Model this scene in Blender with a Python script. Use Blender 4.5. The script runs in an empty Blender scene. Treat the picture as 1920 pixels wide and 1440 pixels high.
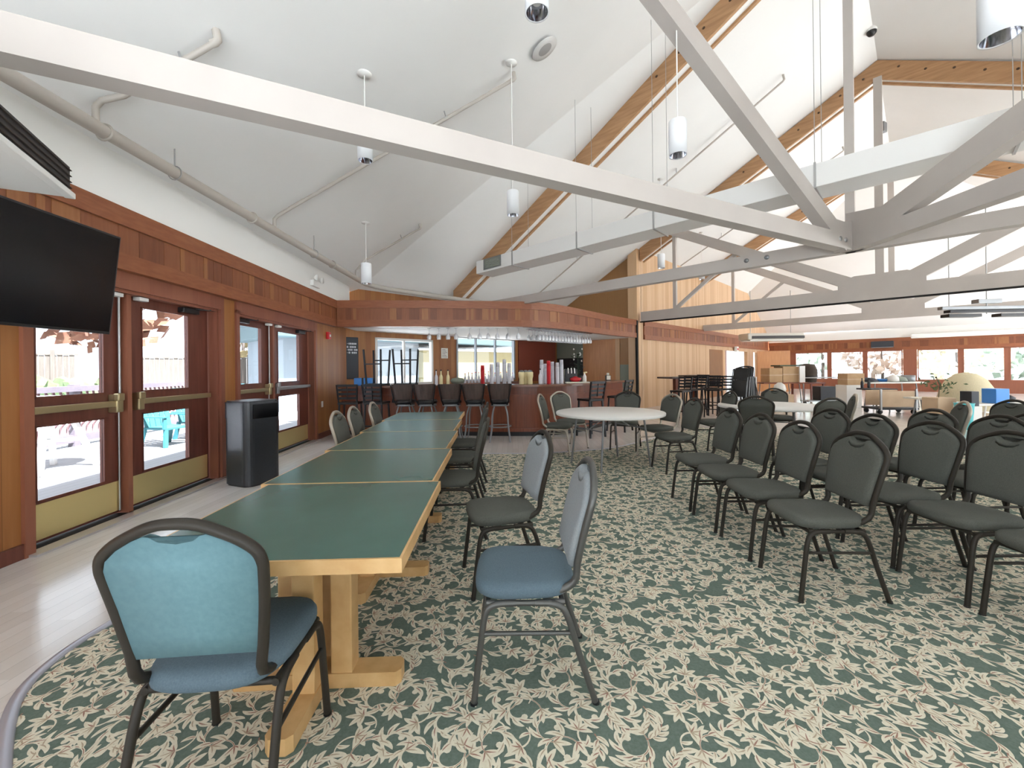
import bpy, bmesh, math, random
import numpy as np
from mathutils import Vector, Matrix
C = bpy.context.scene.collection
S = bpy.context.scene
rnd = random.Random(7)
PI = math.pi
R_ = math.radians

# ------------------------------------------------------------------ camera, world, exposure
EYE = 1.36
cd = bpy.data.cameras.new('camera'); cam = bpy.data.objects.new('camera', cd); C.objects.link(cam)
cd.sensor_fit = 'HORIZONTAL'; cd.sensor_width = 36.0
cd.lens = 36.0 * 780 / 1920
cd.shift_y = -29.0 / 1920
cd.clip_start = 0.05; cd.clip_end = 400
cam.matrix_world = Matrix.Translation((0, 0, EYE)) @ Matrix.Rotation(R_(90), 4, 'X') @ Matrix.Rotation(R_(-0.65), 4, 'Z')
S.camera = cam
w = bpy.data.worlds.new('world'); S.world = w; w.use_nodes = True
bg = w.node_tree.nodes['Background']
bg.inputs[0].default_value = (0.84, 0.925, 1.0, 1); bg.inputs[1].default_value = 1.8
sd_ = bpy.data.lights.new('sun', 'SUN'); sd_.energy = 30.0; sd_.color = (0.90, 0.96, 1.0); sd_.angle = R_(1.0)
sun = bpy.data.objects.new('sun', sd_); C.objects.link(sun)                       # high on the right, behind
sun.rotation_euler = Vector((-0.45, 0.30, -0.84)).to_track_quat('-Z', 'Y').to_euler()
S.view_settings.view_transform = 'Standard'; S.view_settings.look = 'None'
S.view_settings.gamma = 1.0; S.view_settings.exposure = 0.78; S.view_settings.use_curve_mapping = False
S.cycles.use_denoising = True
S.cycles.max_bounces = 10; S.cycles.diffuse_bounces = 6; S.cycles.transparent_max_bounces = 24
S.cycles.sample_clamp_indirect = 8

# ------------------------------------------------------------------ materials
MATS = {}
def mat(name, col, rough=0.6, metal=0.0, spec=0.5, coat=0.0, trans=0.0, emit=None, es=0.0):
    m = bpy.data.materials.new(name); m.use_nodes = True
    b = m.node_tree.nodes['Principled BSDF']
    b.inputs['Base Color'].default_value = (*col, 1); b.inputs['Roughness'].default_value = rough
    b.inputs['Metallic'].default_value = metal; b.inputs['Specular IOR Level'].default_value = spec
    b.inputs['Coat Weight'].default_value = coat; b.inputs['Transmission Weight'].default_value = trans
    if emit: b.inputs['Emission Color'].default_value = (*emit, 1); b.inputs['Emission Strength'].default_value = es
    MATS[name] = m
    return m
def N(nt, t, **kw):
    n = nt.nodes.new(t)
    for k, v in kw.items(): setattr(n, k, v)
    return n
def noisy(name, c1, c2, scale=(1, 1, 1), nscale=5.0, rough=0.6, metal=0.0, detail=4, bump=0.0, spec=0.5, lo=0.3, hi=0.7, coat=0.0):
    """two-colour noise in object space"""
    m = mat(name, c1, rough, metal, spec, coat); nt = m.node_tree; b = nt.nodes['Principled BSDF']
    tc = N(nt, 'ShaderNodeTexCoord'); mp = N(nt, 'ShaderNodeMapping'); mp.inputs['Scale'].default_value = scale
    nz = N(nt, 'ShaderNodeTexNoise'); nz.inputs['Scale'].default_value = nscale; nz.inputs['Detail'].default_value = detail
    cr = N(nt, 'ShaderNodeValToRGB')
    cr.color_ramp.elements[0].position = lo; cr.color_ramp.elements[0].color = (*c1, 1)
    cr.color_ramp.elements[1].position = hi; cr.color_ramp.elements[1].color = (*c2, 1)
    nt.links.new(tc.outputs['Object'], mp.inputs[0]); nt.links.new(mp.outputs[0], nz.inputs['Vector'])
    nt.links.new(nz.outputs['Fac'], cr.inputs[0]); nt.links.new(cr.outputs[0], b.inputs['Base Color'])
    if bump:
        bp = N(nt, 'ShaderNodeBump'); bp.inputs['Strength'].default_value = bump; bp.inputs['Distance'].default_value = 0.01
        nt.links.new(nz.outputs['Fac'], bp.inputs['Height']); nt.links.new(bp.outputs[0], b.inputs['Normal'])
    return m
def planks(name, tones, width, axis=0, grain_axis=2, rough=0.45, groove=0.03, length=None, spec=0.4, gcol=0.35):
    """boards of the given width counted along one object axis, grain along another"""
    m = mat(name, tones[0], rough, 0, spec); nt = m.node_tree; b = nt.nodes['Principled BSDF']
    tc = N(nt, 'ShaderNodeTexCoord'); sx = N(nt, 'ShaderNodeSeparateXYZ'); nt.links.new(tc.outputs['Object'], sx.inputs[0])
    d = N(nt, 'ShaderNodeMath', operation='DIVIDE'); nt.links.new(sx.outputs[axis], d.inputs[0]); d.inputs[1].default_value = width
    fl = N(nt, 'ShaderNodeMath', operation='FLOOR'); nt.links.new(d.outputs[0], fl.inputs[0])
    fr = N(nt, 'ShaderNodeMath', operation='FRACT'); nt.links.new(d.outputs[0], fr.inputs[0])
    comb = N(nt, 'ShaderNodeCombineXYZ'); nt.links.new(fl.outputs[0], comb.inputs[0])
    if length:
        wn0 = N(nt, 'ShaderNodeTexWhiteNoise', noise_dimensions='1D'); nt.links.new(fl.outputs[0], wn0.inputs['W'])
        ad = N(nt, 'ShaderNodeMath', operation='MULTIPLY_ADD'); nt.links.new(sx.outputs[grain_axis], ad.inputs[0]); ad.inputs[1].default_value = 1 / length
        nt.links.new(wn0.outputs[0], ad.inputs[2])
        f2 = N(nt, 'ShaderNodeMath', operation='FLOOR'); nt.links.new(ad.outputs[0], f2.inputs[0]); nt.links.new(f2.outputs[0], comb.inputs[1])
    wn = N(nt, 'ShaderNodeTexWhiteNoise', noise_dimensions='2D'); nt.links.new(comb.outputs[0], wn.inputs['Vector'])
    mp = N(nt, 'ShaderNodeMapping'); sc = [14, 14, 14]; sc[grain_axis] = 0.9; mp.inputs['Scale'].default_value = sc
    nt.links.new(tc.outputs['Object'], mp.inputs[0])
    nz = N(nt, 'ShaderNodeTexNoise'); nz.inputs['Scale'].default_value = 2.2; nz.inputs['Detail'].default_value = 5; nz.inputs['Distortion'].default_value = 0.4
    nt.links.new(mp.outputs[0], nz.inputs['Vector'])
    mx = N(nt, 'ShaderNodeMath', operation='MULTIPLY_ADD'); nt.links.new(nz.outputs['Fac'], mx.inputs[0]); mx.inputs[1].default_value = gcol * 2
    s2 = N(nt, 'ShaderNodeMath', operation='MULTIPLY_ADD'); nt.links.new(wn.outputs[0], s2.inputs[0]); s2.inputs[1].default_value = 1 - gcol; s2.inputs[2].default_value = -gcol * 0.5
    nt.links.new(s2.outputs[0], mx.inputs[2])
    cr = N(nt, 'ShaderNodeValToRGB'); e = cr.color_ramp.elements
    e[0].color = (*tones[0], 1); e[1].color = (*tones[-1], 1)
    for i, t in enumerate(tones[1:-1]): el = e.new((i + 1) / (len(tones) - 1)); el.color = (*t, 1)
    nt.links.new(mx.outputs[0], cr.inputs[0])
    gt = N(nt, 'ShaderNodeMath', operation='GREATER_THAN'); nt.links.new(fr.outputs[0], gt.inputs[0]); gt.inputs[1].default_value = groove
    gm = N(nt, 'ShaderNodeMath', operation='MULTIPLY_ADD'); nt.links.new(gt.outputs[0], gm.inputs[0]); gm.inputs[1].default_value = 0.45; gm.inputs[2].default_value = 0.55
    mu = N(nt, 'ShaderNodeMix', data_type='RGBA', blend_type='MULTIPLY'); mu.inputs[0].default_value = 1
    nt.links.new(cr.outputs[0], mu.inputs[6]); nt.links.new(gm.outputs[0], mu.inputs[7]); nt.links.new(mu.outputs[2], b.inputs['Base Color'])
    return m
def glassy(name, tint, refl=0.07, rough=0.02, dif=0.0):
    m = bpy.data.materials.new(name); m.use_nodes = True; nt = m.node_tree; nt.nodes.remove(nt.nodes['Principled BSDF'])
    t = N(nt, 'ShaderNodeBsdfTransparent'); t.inputs[0].default_value = (*tint, 1)
    g = N(nt, 'ShaderNodeBsdfGlossy'); g.inputs['Roughness'].default_value = rough
    x = N(nt, 'ShaderNodeMixShader'); x.inputs[0].default_value = refl
    nt.links.new(t.outputs[0], x.inputs[1]); nt.links.new(g.outputs[0], x.inputs[2])
    if dif:
        d = N(nt, 'ShaderNodeBsdfDiffuse'); d.inputs[0].default_value = (0.85, 0.86, 0.88, 1); y = N(nt, 'ShaderNodeMixShader'); y.inputs[0].default_value = dif
        nt.links.new(x.outputs[0], y.inputs[1]); nt.links.new(d.outputs[0], y.inputs[2]); x = y
    nt.links.new(x.outputs[0], nt.nodes['Material Output'].inputs[0]); MATS[name] = m
    return m
M = MATS
mat('white_paint', (0.84, 0.83, 0.80), 0.7)
noisy('ceiling_paint', (0.805, 0.80, 0.785), (0.83, 0.825, 0.81), (1, 1, 1), 1.2, 0.8)
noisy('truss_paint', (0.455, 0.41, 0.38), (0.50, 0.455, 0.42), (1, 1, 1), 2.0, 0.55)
mat('duct_paint', (0.80, 0.79, 0.77), 0.5)
mat('pipe_paint', (0.47, 0.43, 0.385), 0.5)
noisy('glulam', (0.36, 0.19, 0.09), (0.50, 0.29, 0.145), (6, 0.6, 6), 3, 0.55)
noisy('knot', (0.05, 0.025, 0.012), (0.10, 0.05, 0.02), nscale=30)
planks('cedar_wall', [(0.27, 0.095, 0.027), (0.35, 0.14, 0.042), (0.41, 0.185, 0.06)], 0.14)
planks('pale_cedar', [(0.55, 0.33, 0.175), (0.63, 0.41, 0.24), (0.70, 0.49, 0.31)], 0.14, gcol=0.25)
planks('end_cedar', [(0.52, 0.24, 0.085), (0.60, 0.31, 0.125), (0.66, 0.38, 0.17)], 0.14)
planks('jamb_wood', [(0.22, 0.072, 0.043), (0.27, 0.095, 0.056), (0.32, 0.12, 0.068)], 0.3, groove=0.0)
noisy('door_wood', (0.125, 0.036, 0.024), (0.175, 0.055, 0.036), (10, 10, 0.7), 3, 0.35)
noisy('fascia_rail', (0.24, 0.074, 0.030), (0.31, 0.108, 0.045), (2, 2, 12), 3, 0.4)
noisy('fascia_dark', (0.165, 0.050, 0.021), (0.21, 0.068, 0.029), (12, 12, 1), 3, 0.45)
noisy('fascia_mid', (0.22, 0.070, 0.029), (0.275, 0.097, 0.040), (12, 12, 1), 3, 0.45)
noisy('fascia_light', (0.30, 0.115, 0.042), (0.36, 0.150, 0.058), (12, 12, 1), 3, 0.45)
noisy('bar_wood', (0.16, 0.042, 0.02), (0.24, 0.07, 0.032), (14, 14, 0.7), 2.5, 0.3)
noisy('bar_top_wood', (0.17, 0.07, 0.04), (0.25, 0.11, 0.065), (1, 1, 1), 3, 0.25)
noisy('orange_wood', (0.48, 0.20, 0.07), (0.58, 0.27, 0.10), (10, 10, 0.7), 3, 0.4)
noisy('dark_door_wood', (0.20, 0.08, 0.022), (0.28, 0.12, 0.035), (10, 10, 0.7), 3, 0.4)
noisy('oak', (0.56, 0.33, 0.13), (0.68, 0.44, 0.20), (3, 3, 3), 4, 0.4)
noisy('green_laminate', (0.055, 0.125, 0.10), (0.065, 0.145, 0.12), nscale=3, rough=0.25, spec=0.5)
noisy('grey_fabric', (0.090, 0.094, 0.083), (0.118, 0.122, 0.108), nscale=220, rough=0.85, spec=0.15, bump=0.15)
noisy('olive_fabric', (0.075, 0.080, 0.068), (0.10, 0.105, 0.09), nscale=220, rough=0.8, spec=0.15, bump=0.15)
noisy('blue_fabric', (0.135, 0.25, 0.285), (0.16, 0.285, 0.32), nscale=60, rough=0.7, spec=0.2)  # dark chair fabric with blue window light put into its colour
noisy('blue_seat', (0.10, 0.145, 0.18), (0.13, 0.18, 0.215), nscale=200, rough=0.8, spec=0.15, bump=0.1)  # seat fabric tinted by the same blue window light
mat('bronze_frame', (0.030, 0.025, 0.019), 0.45, 0.0, 0.3)
mat('grey_frame', (0.11, 0.11, 0.105), 0.35, 0.5)
mat('champagne_frame', (0.50, 0.45, 0.38), 0.35, 0.7)
mat('chrome', (0.75, 0.75, 0.77), 0.15, 1.0)
mat('brass', (0.92, 0.76, 0.36), 0.42, 0.75)
mat('worn_brass', (0.55, 0.46, 0.27), 0.35, 0.9)
mat('black_plastic', (0.012, 0.012, 0.013), 0.35)
mat('black_screen', (0.003, 0.003, 0.004), 0.18, spec=0.3)
mat('black_metal', (0.02, 0.02, 0.022), 0.35, 0.4)
noisy('dark_stool_wood', (0.05, 0.032, 0.026), (0.085, 0.055, 0.045), (10, 10, 1), 3, 0.4)
noisy('bin_grey', (0.018, 0.021, 0.026), (0.024, 0.027, 0.033), nscale=40, rough=0.32, spec=0.6)
mat('white_plastic', (0.82, 0.81, 0.78), 0.4)
mat('grey_steel', (0.25, 0.26, 0.27), 0.35, 0.6)
mat('galvanised', (0.45, 0.45, 0.45), 0.4, 0.8)
mat('beige_metal', (0.60, 0.57, 0.50), 0.5)
mat('louver_black', (0.03, 0.025, 0.024), 0.5)
mat('red_plastic', (0.62, 0.02, 0.03), 0.35)
mat('clear_plastic', (0.72, 0.72, 0.78), 0.25)
mat('cream_plastic', (0.85, 0.74, 0.42), 0.5)
mat('blue_plastic', (0.06, 0.28, 0.75), 0.4)
mat('teal_plastic', (0.10, 0.55, 0.60), 0.4)
mat('dark_red', (0.19, 0.04, 0.022), 0.35)
mat('green_grey', (0.22, 0.25, 0.20), 0.5)
mat('plant_green', (0.03, 0.06, 0.025), 0.5)
mat('blossom', (0.75, 0.75, 0.70), 0.6)
noisy('cardboard', (0.48, 0.31, 0.17), (0.55, 0.37, 0.21), nscale=6, rough=0.8)
noisy('cart_board', (0.58, 0.42, 0.28), (0.66, 0.50, 0.34), nscale=4, rough=0.6)
noisy('straw', (0.62, 0.55, 0.36), (0.74, 0.66, 0.46), (20, 20, 2), 4, 0.9, bump=0.4)
mat('slate', (0.03, 0.035, 0.045), 0.5)
mat('chalk', (0.75, 0.78, 0.82), 0.8)
mat('paper', (0.82, 0.80, 0.72), 0.8)
mat('threshold_metal', (0.62, 0.60, 0.60), 0.3, 0.6)
mat('edge_metal', (0.50, 0.51, 0.58), 0.35, 0.4)
mat('dark_gap', (0.008, 0.006, 0.005), 0.8)
planks('floor_wood', [(0.63, 0.595, 0.56), (0.69, 0.655, 0.62), (0.74, 0.71, 0.68)], 0.09, axis=0, grain_axis=1, rough=0.16, length=1.1, groove=0.02, spec=0.5, gcol=0.3)
noisy('carpet_green', (0.128, 0.172, 0.142), (0.168, 0.215, 0.182), nscale=90, rough=0.95, spec=0.05, detail=2)
noisy('carpet_cream', (0.72, 0.67, 0.53), (0.82, 0.78, 0.64), nscale=60, rough=0.95, spec=0.05, detail=2)
noisy('carpet_tan', (0.46, 0.37, 0.26), (0.54, 0.45, 0.33), nscale=60, rough=0.95, spec=0.05, detail=2)
noisy('carpet_rose', (0.34, 0.20, 0.15), (0.42, 0.26, 0.20), nscale=60, rough=0.95, spec=0.05, detail=2)
planks('deck_boards', [(0.20, 0.195, 0.20), (0.235, 0.23, 0.235), (0.27, 0.265, 0.275)], 0.14, axis=1, grain_axis=0, rough=0.7, groove=0.05)
noisy('rail_wood', (0.10, 0.082, 0.095), (0.13, 0.105, 0.12), nscale=5)
noisy('baluster_paint', (0.16, 0.085, 0.085), (0.20, 0.11, 0.11), nscale=5)
noisy('fence_wood', (0.07, 0.056, 0.044), (0.10, 0.082, 0.066), (8, 8, 0.6), 3, 0.8)
noisy('lawn', (0.13, 0.13, 0.11), (0.20, 0.20, 0.18), nscale=2, rough=0.9)
noisy('autumn_orange', (0.11, 0.038, 0.02), (0.17, 0.075, 0.042), nscale=1.6, rough=0.9)
noisy('autumn_yellow', (0.15, 0.105, 0.045), (0.20, 0.16, 0.08), nscale=1.6, rough=0.9)
noisy('bush_green', (0.055, 0.085, 0.03), (0.09, 0.12, 0.05), nscale=3, rough=0.9)
noisy('bark', (0.05, 0.037, 0.028), (0.08, 0.06, 0.048), nscale=6, rough=0.9)
noisy('pale_stone', (0.64, 0.66, 0.68), (0.74, 0.76, 0.78), nscale=3, rough=0.9)
mat('house_yellow', (0.16, 0.135, 0.065), 0.8); mat('house_white', (0.13, 0.15, 0.165), 0.8); mat('roof_blue', (0.045, 0.075, 0.082), 0.7)
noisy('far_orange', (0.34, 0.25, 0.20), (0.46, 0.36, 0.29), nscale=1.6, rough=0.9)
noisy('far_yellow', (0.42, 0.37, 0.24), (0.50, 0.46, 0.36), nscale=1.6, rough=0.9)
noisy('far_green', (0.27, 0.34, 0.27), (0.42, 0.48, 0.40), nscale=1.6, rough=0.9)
noisy('garden_stone', (0.20, 0.195, 0.19), (0.28, 0.275, 0.27), nscale=2, rough=0.9)
mat('teal_paint', (0.03, 0.15, 0.17), 0.6)
mat('speaker_grille', (0.33, 0.32, 0.31), 0.7); mat('speaker_ring', (0.60, 0.59, 0.57), 0.6)
noisy('pale_back', (0.27, 0.30, 0.32), (0.32, 0.35, 0.37), nscale=150, rough=0.75, spec=0.2)  # grey fabric lightened to stand for daylight from the doors
mat('lamp_mirror', (0.55, 0.56, 0.6), 0.12, 1.0)
mat('cyl_white', (0.80, 0.81, 0.83), 0.4)
glassy('pane_glass', (0.97, 0.98, 1.0), 0.05)
glassy('drink_glass', (0.90, 0.91, 0.93), 0.35, 0.08, 0.6)
glassy('cup_clear', (0.70, 0.72, 0.78), 0.45, 0.2)

# ------------------------------------------------------------------ mesh helper
class MB:
    def __init__(s): s.v = []; s.f = []; s.m = []; s.sm = []
    def add(s, vs, fs, mi=0, sm=False):
        o = len(s.v); s.v += [tuple(v) for v in vs]
        for f in fs: s.f.append([i + o for i in f]); s.m.append(mi); s.sm.append(sm)
        return s
    def box(s, x0, x1, y0, y1, z0, z1, mi=0):
        vs = [(x, y, z) for z in (z0, z1) for y in (y0, y1) for x in (x0, x1)]
        return s.add(vs, [(0, 2, 3, 1), (4, 5, 7, 6), (0, 1, 5, 4), (2, 6, 7, 3), (0, 4, 6, 2), (1, 3, 7, 5)], mi)
    def rbox(s, x0, x1, y0, y1, z0, z1, b=0.01, mi=0):
        """box with chamfered edges"""
        bm = bmesh.new(); bmesh.ops.create_cube(bm, size=1)
        for v in bm.verts: v.co = Vector(((x0 + x1) / 2 + v.co.x * (x1 - x0), (y0 + y1) / 2 + v.co.y * (y1 - y0), (z0 + z1) / 2 + v.co.z * (z1 - z0)))
        bmesh.ops.bevel(bm, geom=bm.edges[:], offset=b, segments=2, affect='EDGES', profile=0.6)
        return s.frombm(bm, mi)
    def frombm(s, bm, mi=0, sm=False, mx=None):
        if mx is not None: bm.transform(mx)
        bm.verts.index_update()
        s.add([v.co[:] for v in bm.verts], [[v.index for v in f.verts] for f in bm.faces], mi, sm); bm.free(); return s
    def beam(s, p, q, w, h, mi=0, up=(0, 0, 1)):
        """rectangular bar from p to q (w across, h in the up direction)"""
        p = Vector(p); q = Vector(q); d = (q - p).normalized(); side = d.cross(Vector(up))
        if side.length < 1e-5: side = Vector((1, 0, 0))
        side.normalize(); u = side.cross(d).normalized()
        vs = [e + side * a * w / 2 + u * b * h / 2 for e in (p, q) for a, b in ((-1, -1), (1, -1), (1, 1), (-1, 1))]
        return s.add(vs, [(0, 1, 2, 3), (7, 6, 5, 4), (0, 4, 5, 1), (1, 5, 6, 2), (2, 6, 7, 3), (3, 7, 4, 0)], mi)
    def tube(s, pts, r, n=10, mi=0, closed=False, cap=True, sx=1.0):
        pts = [Vector(p) for p in pts]; rs = r if isinstance(r, (list, tuple)) else [r] * len(pts)
        vs = []; k = len(pts); prev = None
        for i, p in enumerate(pts):
            if closed: t = (pts[(i + 1) % k] - pts[i - 1]).normalized()
            else: t = (pts[min(i + 1, k - 1)] - pts[max(i - 1, 0)]).normalized()
            if prev is None:
                a = t.orthogonal().normalized()
            else:
                a = prev - t * prev.dot(t)
                a = a.normalized() if a.length > 1e-6 else t.orthogonal().normalized()
            prev = a; b = t.cross(a)
            for j in range(n):
                an = 2 * PI * j / n
                vs.append(p + (a * math.cos(an) * sx + b * math.sin(an)) * rs[i])
        fs = []
        for i in range(k if closed else k - 1):
            for j in range(n):
                i2 = (i + 1) % k
                fs.append((i * n + j, i * n + (j + 1) % n, i2 * n + (j + 1) % n, i2 * n + j))
        s.add(vs, fs, mi, True)
        if cap and not closed: s.add(vs[:n], [list(range(n))[::-1]], mi); s.add(vs[-n:], [list(range(n))], mi)
        return s
    def lathe(s, prof, n=24, mi=0, c=(0, 0, 0), sm=True):
        vs = []
        for r, z in prof:
            for j in range(n): an = 2 * PI * j / n; vs.append((c[0] + r * math.cos(an), c[1] + r * math.sin(an), c[2] + z))
        fs = [(i * n + j, i * n + (j + 1) % n, (i + 1) * n + (j + 1) % n, (i + 1) * n + j) for i in range(len(prof) - 1) for j in range(n)]
        s.add(vs, fs, mi, sm)
        return s
    def disc(s, c, r, n=24, mi=0, up=True, ry=None):
        ry = ry or r
        vs = [(c[0] + r * math.cos(2 * PI * j / n), c[1] + ry * math.sin(2 * PI * j / n), c[2]) for j in range(n)]
        return s.add(vs, [list(range(n)) if up else list(range(n))[::-1]], mi)
    def cyl(s, c, r, z0, z1, n=24, mi=0):
        s.lathe([(r, z0), (r, z1)], n, mi, (c[0], c[1], 0)); s.disc((c[0], c[1], z1), r, n, mi); s.disc((c[0], c[1], z0), r, n, mi, False); return s
    def prism(s, poly, z0, z1, mi=0):
        """extrude an XY polygon (counter-clockwise)"""
        n = len(poly); vs = [(x, y, z0) for x, y in poly] + [(x, y, z1) for x, y in poly]
        fs = [list(range(n))[::-1], list(range(n, 2 * n))] + [(i, (i + 1) % n, n + (i + 1) % n, n + i) for i in range(n)]
        return s.add(vs, fs, mi)
    def xf(s, mx, start=0):
        for i in range(start, len(s.v)): s.v[i] = tuple(mx @ Vector(s.v[i]))
        return s
    def mesh(s, name, mats):
        me = bpy.data.meshes.new(name); me.from_pydata(s.v, [], s.f)
        for m in (mats if isinstance(mats, (list, tuple)) else [mats]): me.materials.append(M[m] if isinstance(m, str) else m)
        me.polygons.foreach_set('material_index', s.m); me.polygons.foreach_set('use_smooth', s.sm); me.update(); return me
    def build(s, name, mats, parent=None, loc=(0, 0, 0), rz=0.0):
        o = bpy.data.objects.new(name, s.mesh(name, mats)); C.objects.link(o); o.location = loc; o.rotation_euler = (0, 0, rz)
        if parent: o.parent = parent
        return o
def tag(o, label, cat, group=None, kind=None):
    o['label'] = label; o['category'] = cat
    if group: o['group'] = group
    if kind: o['kind'] = kind
    return o
def empty(name, loc=(0, 0, 0), rz=0.0):
    o = bpy.data.objects.new(name, None); C.objects.link(o); o.location = loc; o.rotation_euler = (0, 0, rz); o.empty_display_size = 0.1
    return o
def thing(name, label, cat, loc=(0, 0, 0), rz=0.0, group=None): return tag(empty(name, loc, rz), label, cat, group)
def struct(o): o['kind'] = 'structure'; return o
def copy_tree(o, loc=None, rz=None, label=None, group=None):
    c = o.copy(); C.objects.link(c)
    if loc is not None: c.location = loc
    if rz is not None: c.rotation_euler = (0, 0, rz)
    if label: c['label'] = label
    if group: c['group'] = group
    for ch in list(o.children):
        d = ch.copy(); C.objects.link(d); d.parent = c
        for g in list(ch.children):
            e = g.copy(); C.objects.link(e); e.parent = d
    return c
def smooth_path(pts, n=8):
    out = []; P = [Vector(p) for p in pts]; P = [2 * P[0] - P[1]] + P + [2 * P[-1] - P[-2]]
    for i in range(1, len(P) - 2):
        for k in range(n):
            t = k / n; a, b, c, d = P[i - 1:i + 3]
            out.append(0.5 * ((2 * b) + (c - a) * t + (2 * a - 5 * b + 4 * c - d) * t * t + (3 * b - a - 3 * c + d) * t ** 3))
    out.append(P[-2]); return out

# ------------------------------------------------------------------ the two building directions
DZ = math.atan2(1, -0.046)                 # the door wall runs this way
RZ = math.atan2(0.713, 0.701)              # the ridge of the hall runs this way
def W(s, r): return (s * 0.713 + r * 0.701, -s * 0.701 + r * 0.713)     # s across the hall (downhill is negative), r along the ridge
def DW(u, c): return (c - 0.046 * u, u)                                 # u along the door wall, c its distance
RIDGE_S, RIDGE_Z, PITCH = -0.65, 8.28, 0.52
def zmain(s): return RIDGE_Z + PITCH * (s - RIDGE_S)
HUB = W(RIDGE_S, 7.05)


# ------------------------------------------------------------------ floor and carpet
fl = MB(); fl.box(-4.6, 32, -2.5, 30, -0.12, 0.0)
# keep the boards parallel to the door wall
struct(fl.build('floor', 'floor_wood'))
CARPET = [(-0.6, 0.2), (-1.0, 0.75), (-1.5, 1.2), (-1.9, 1.547), (-2.09, 1.75), (-2.17, 1.92), (-2.2, 2.1), (-2.19, 2.3), (-2.17, 2.8), (-2.15, 4.4), (-2.1, 5.3), (-1.8, 6.0),
          (-1.2, 6.45), (-0.43, 6.64), (0.3, 6.62), (1.1, 6.78), (1.8, 7.1), (2.6, 7.85), (3.3, 8.5), (4.1, 9.3), (6.66, 6.77), (9.5, 3.97), (12, 1.5), (12, 0.2)]
def inside(P, poly):
    x, y = P[:, 0], P[:, 1]; res = np.zeros(len(P), bool); n = len(poly)
    for i in range(n):
        x0, y0 = poly[i]; x1, y1 = poly[(i + 1) % n]
        c = ((y0 > y) != (y1 > y)) & (x < (x1 - x0) * (y - y0) / (y1 - y0 + 1e-12) + x0); res ^= c
    return res
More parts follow.
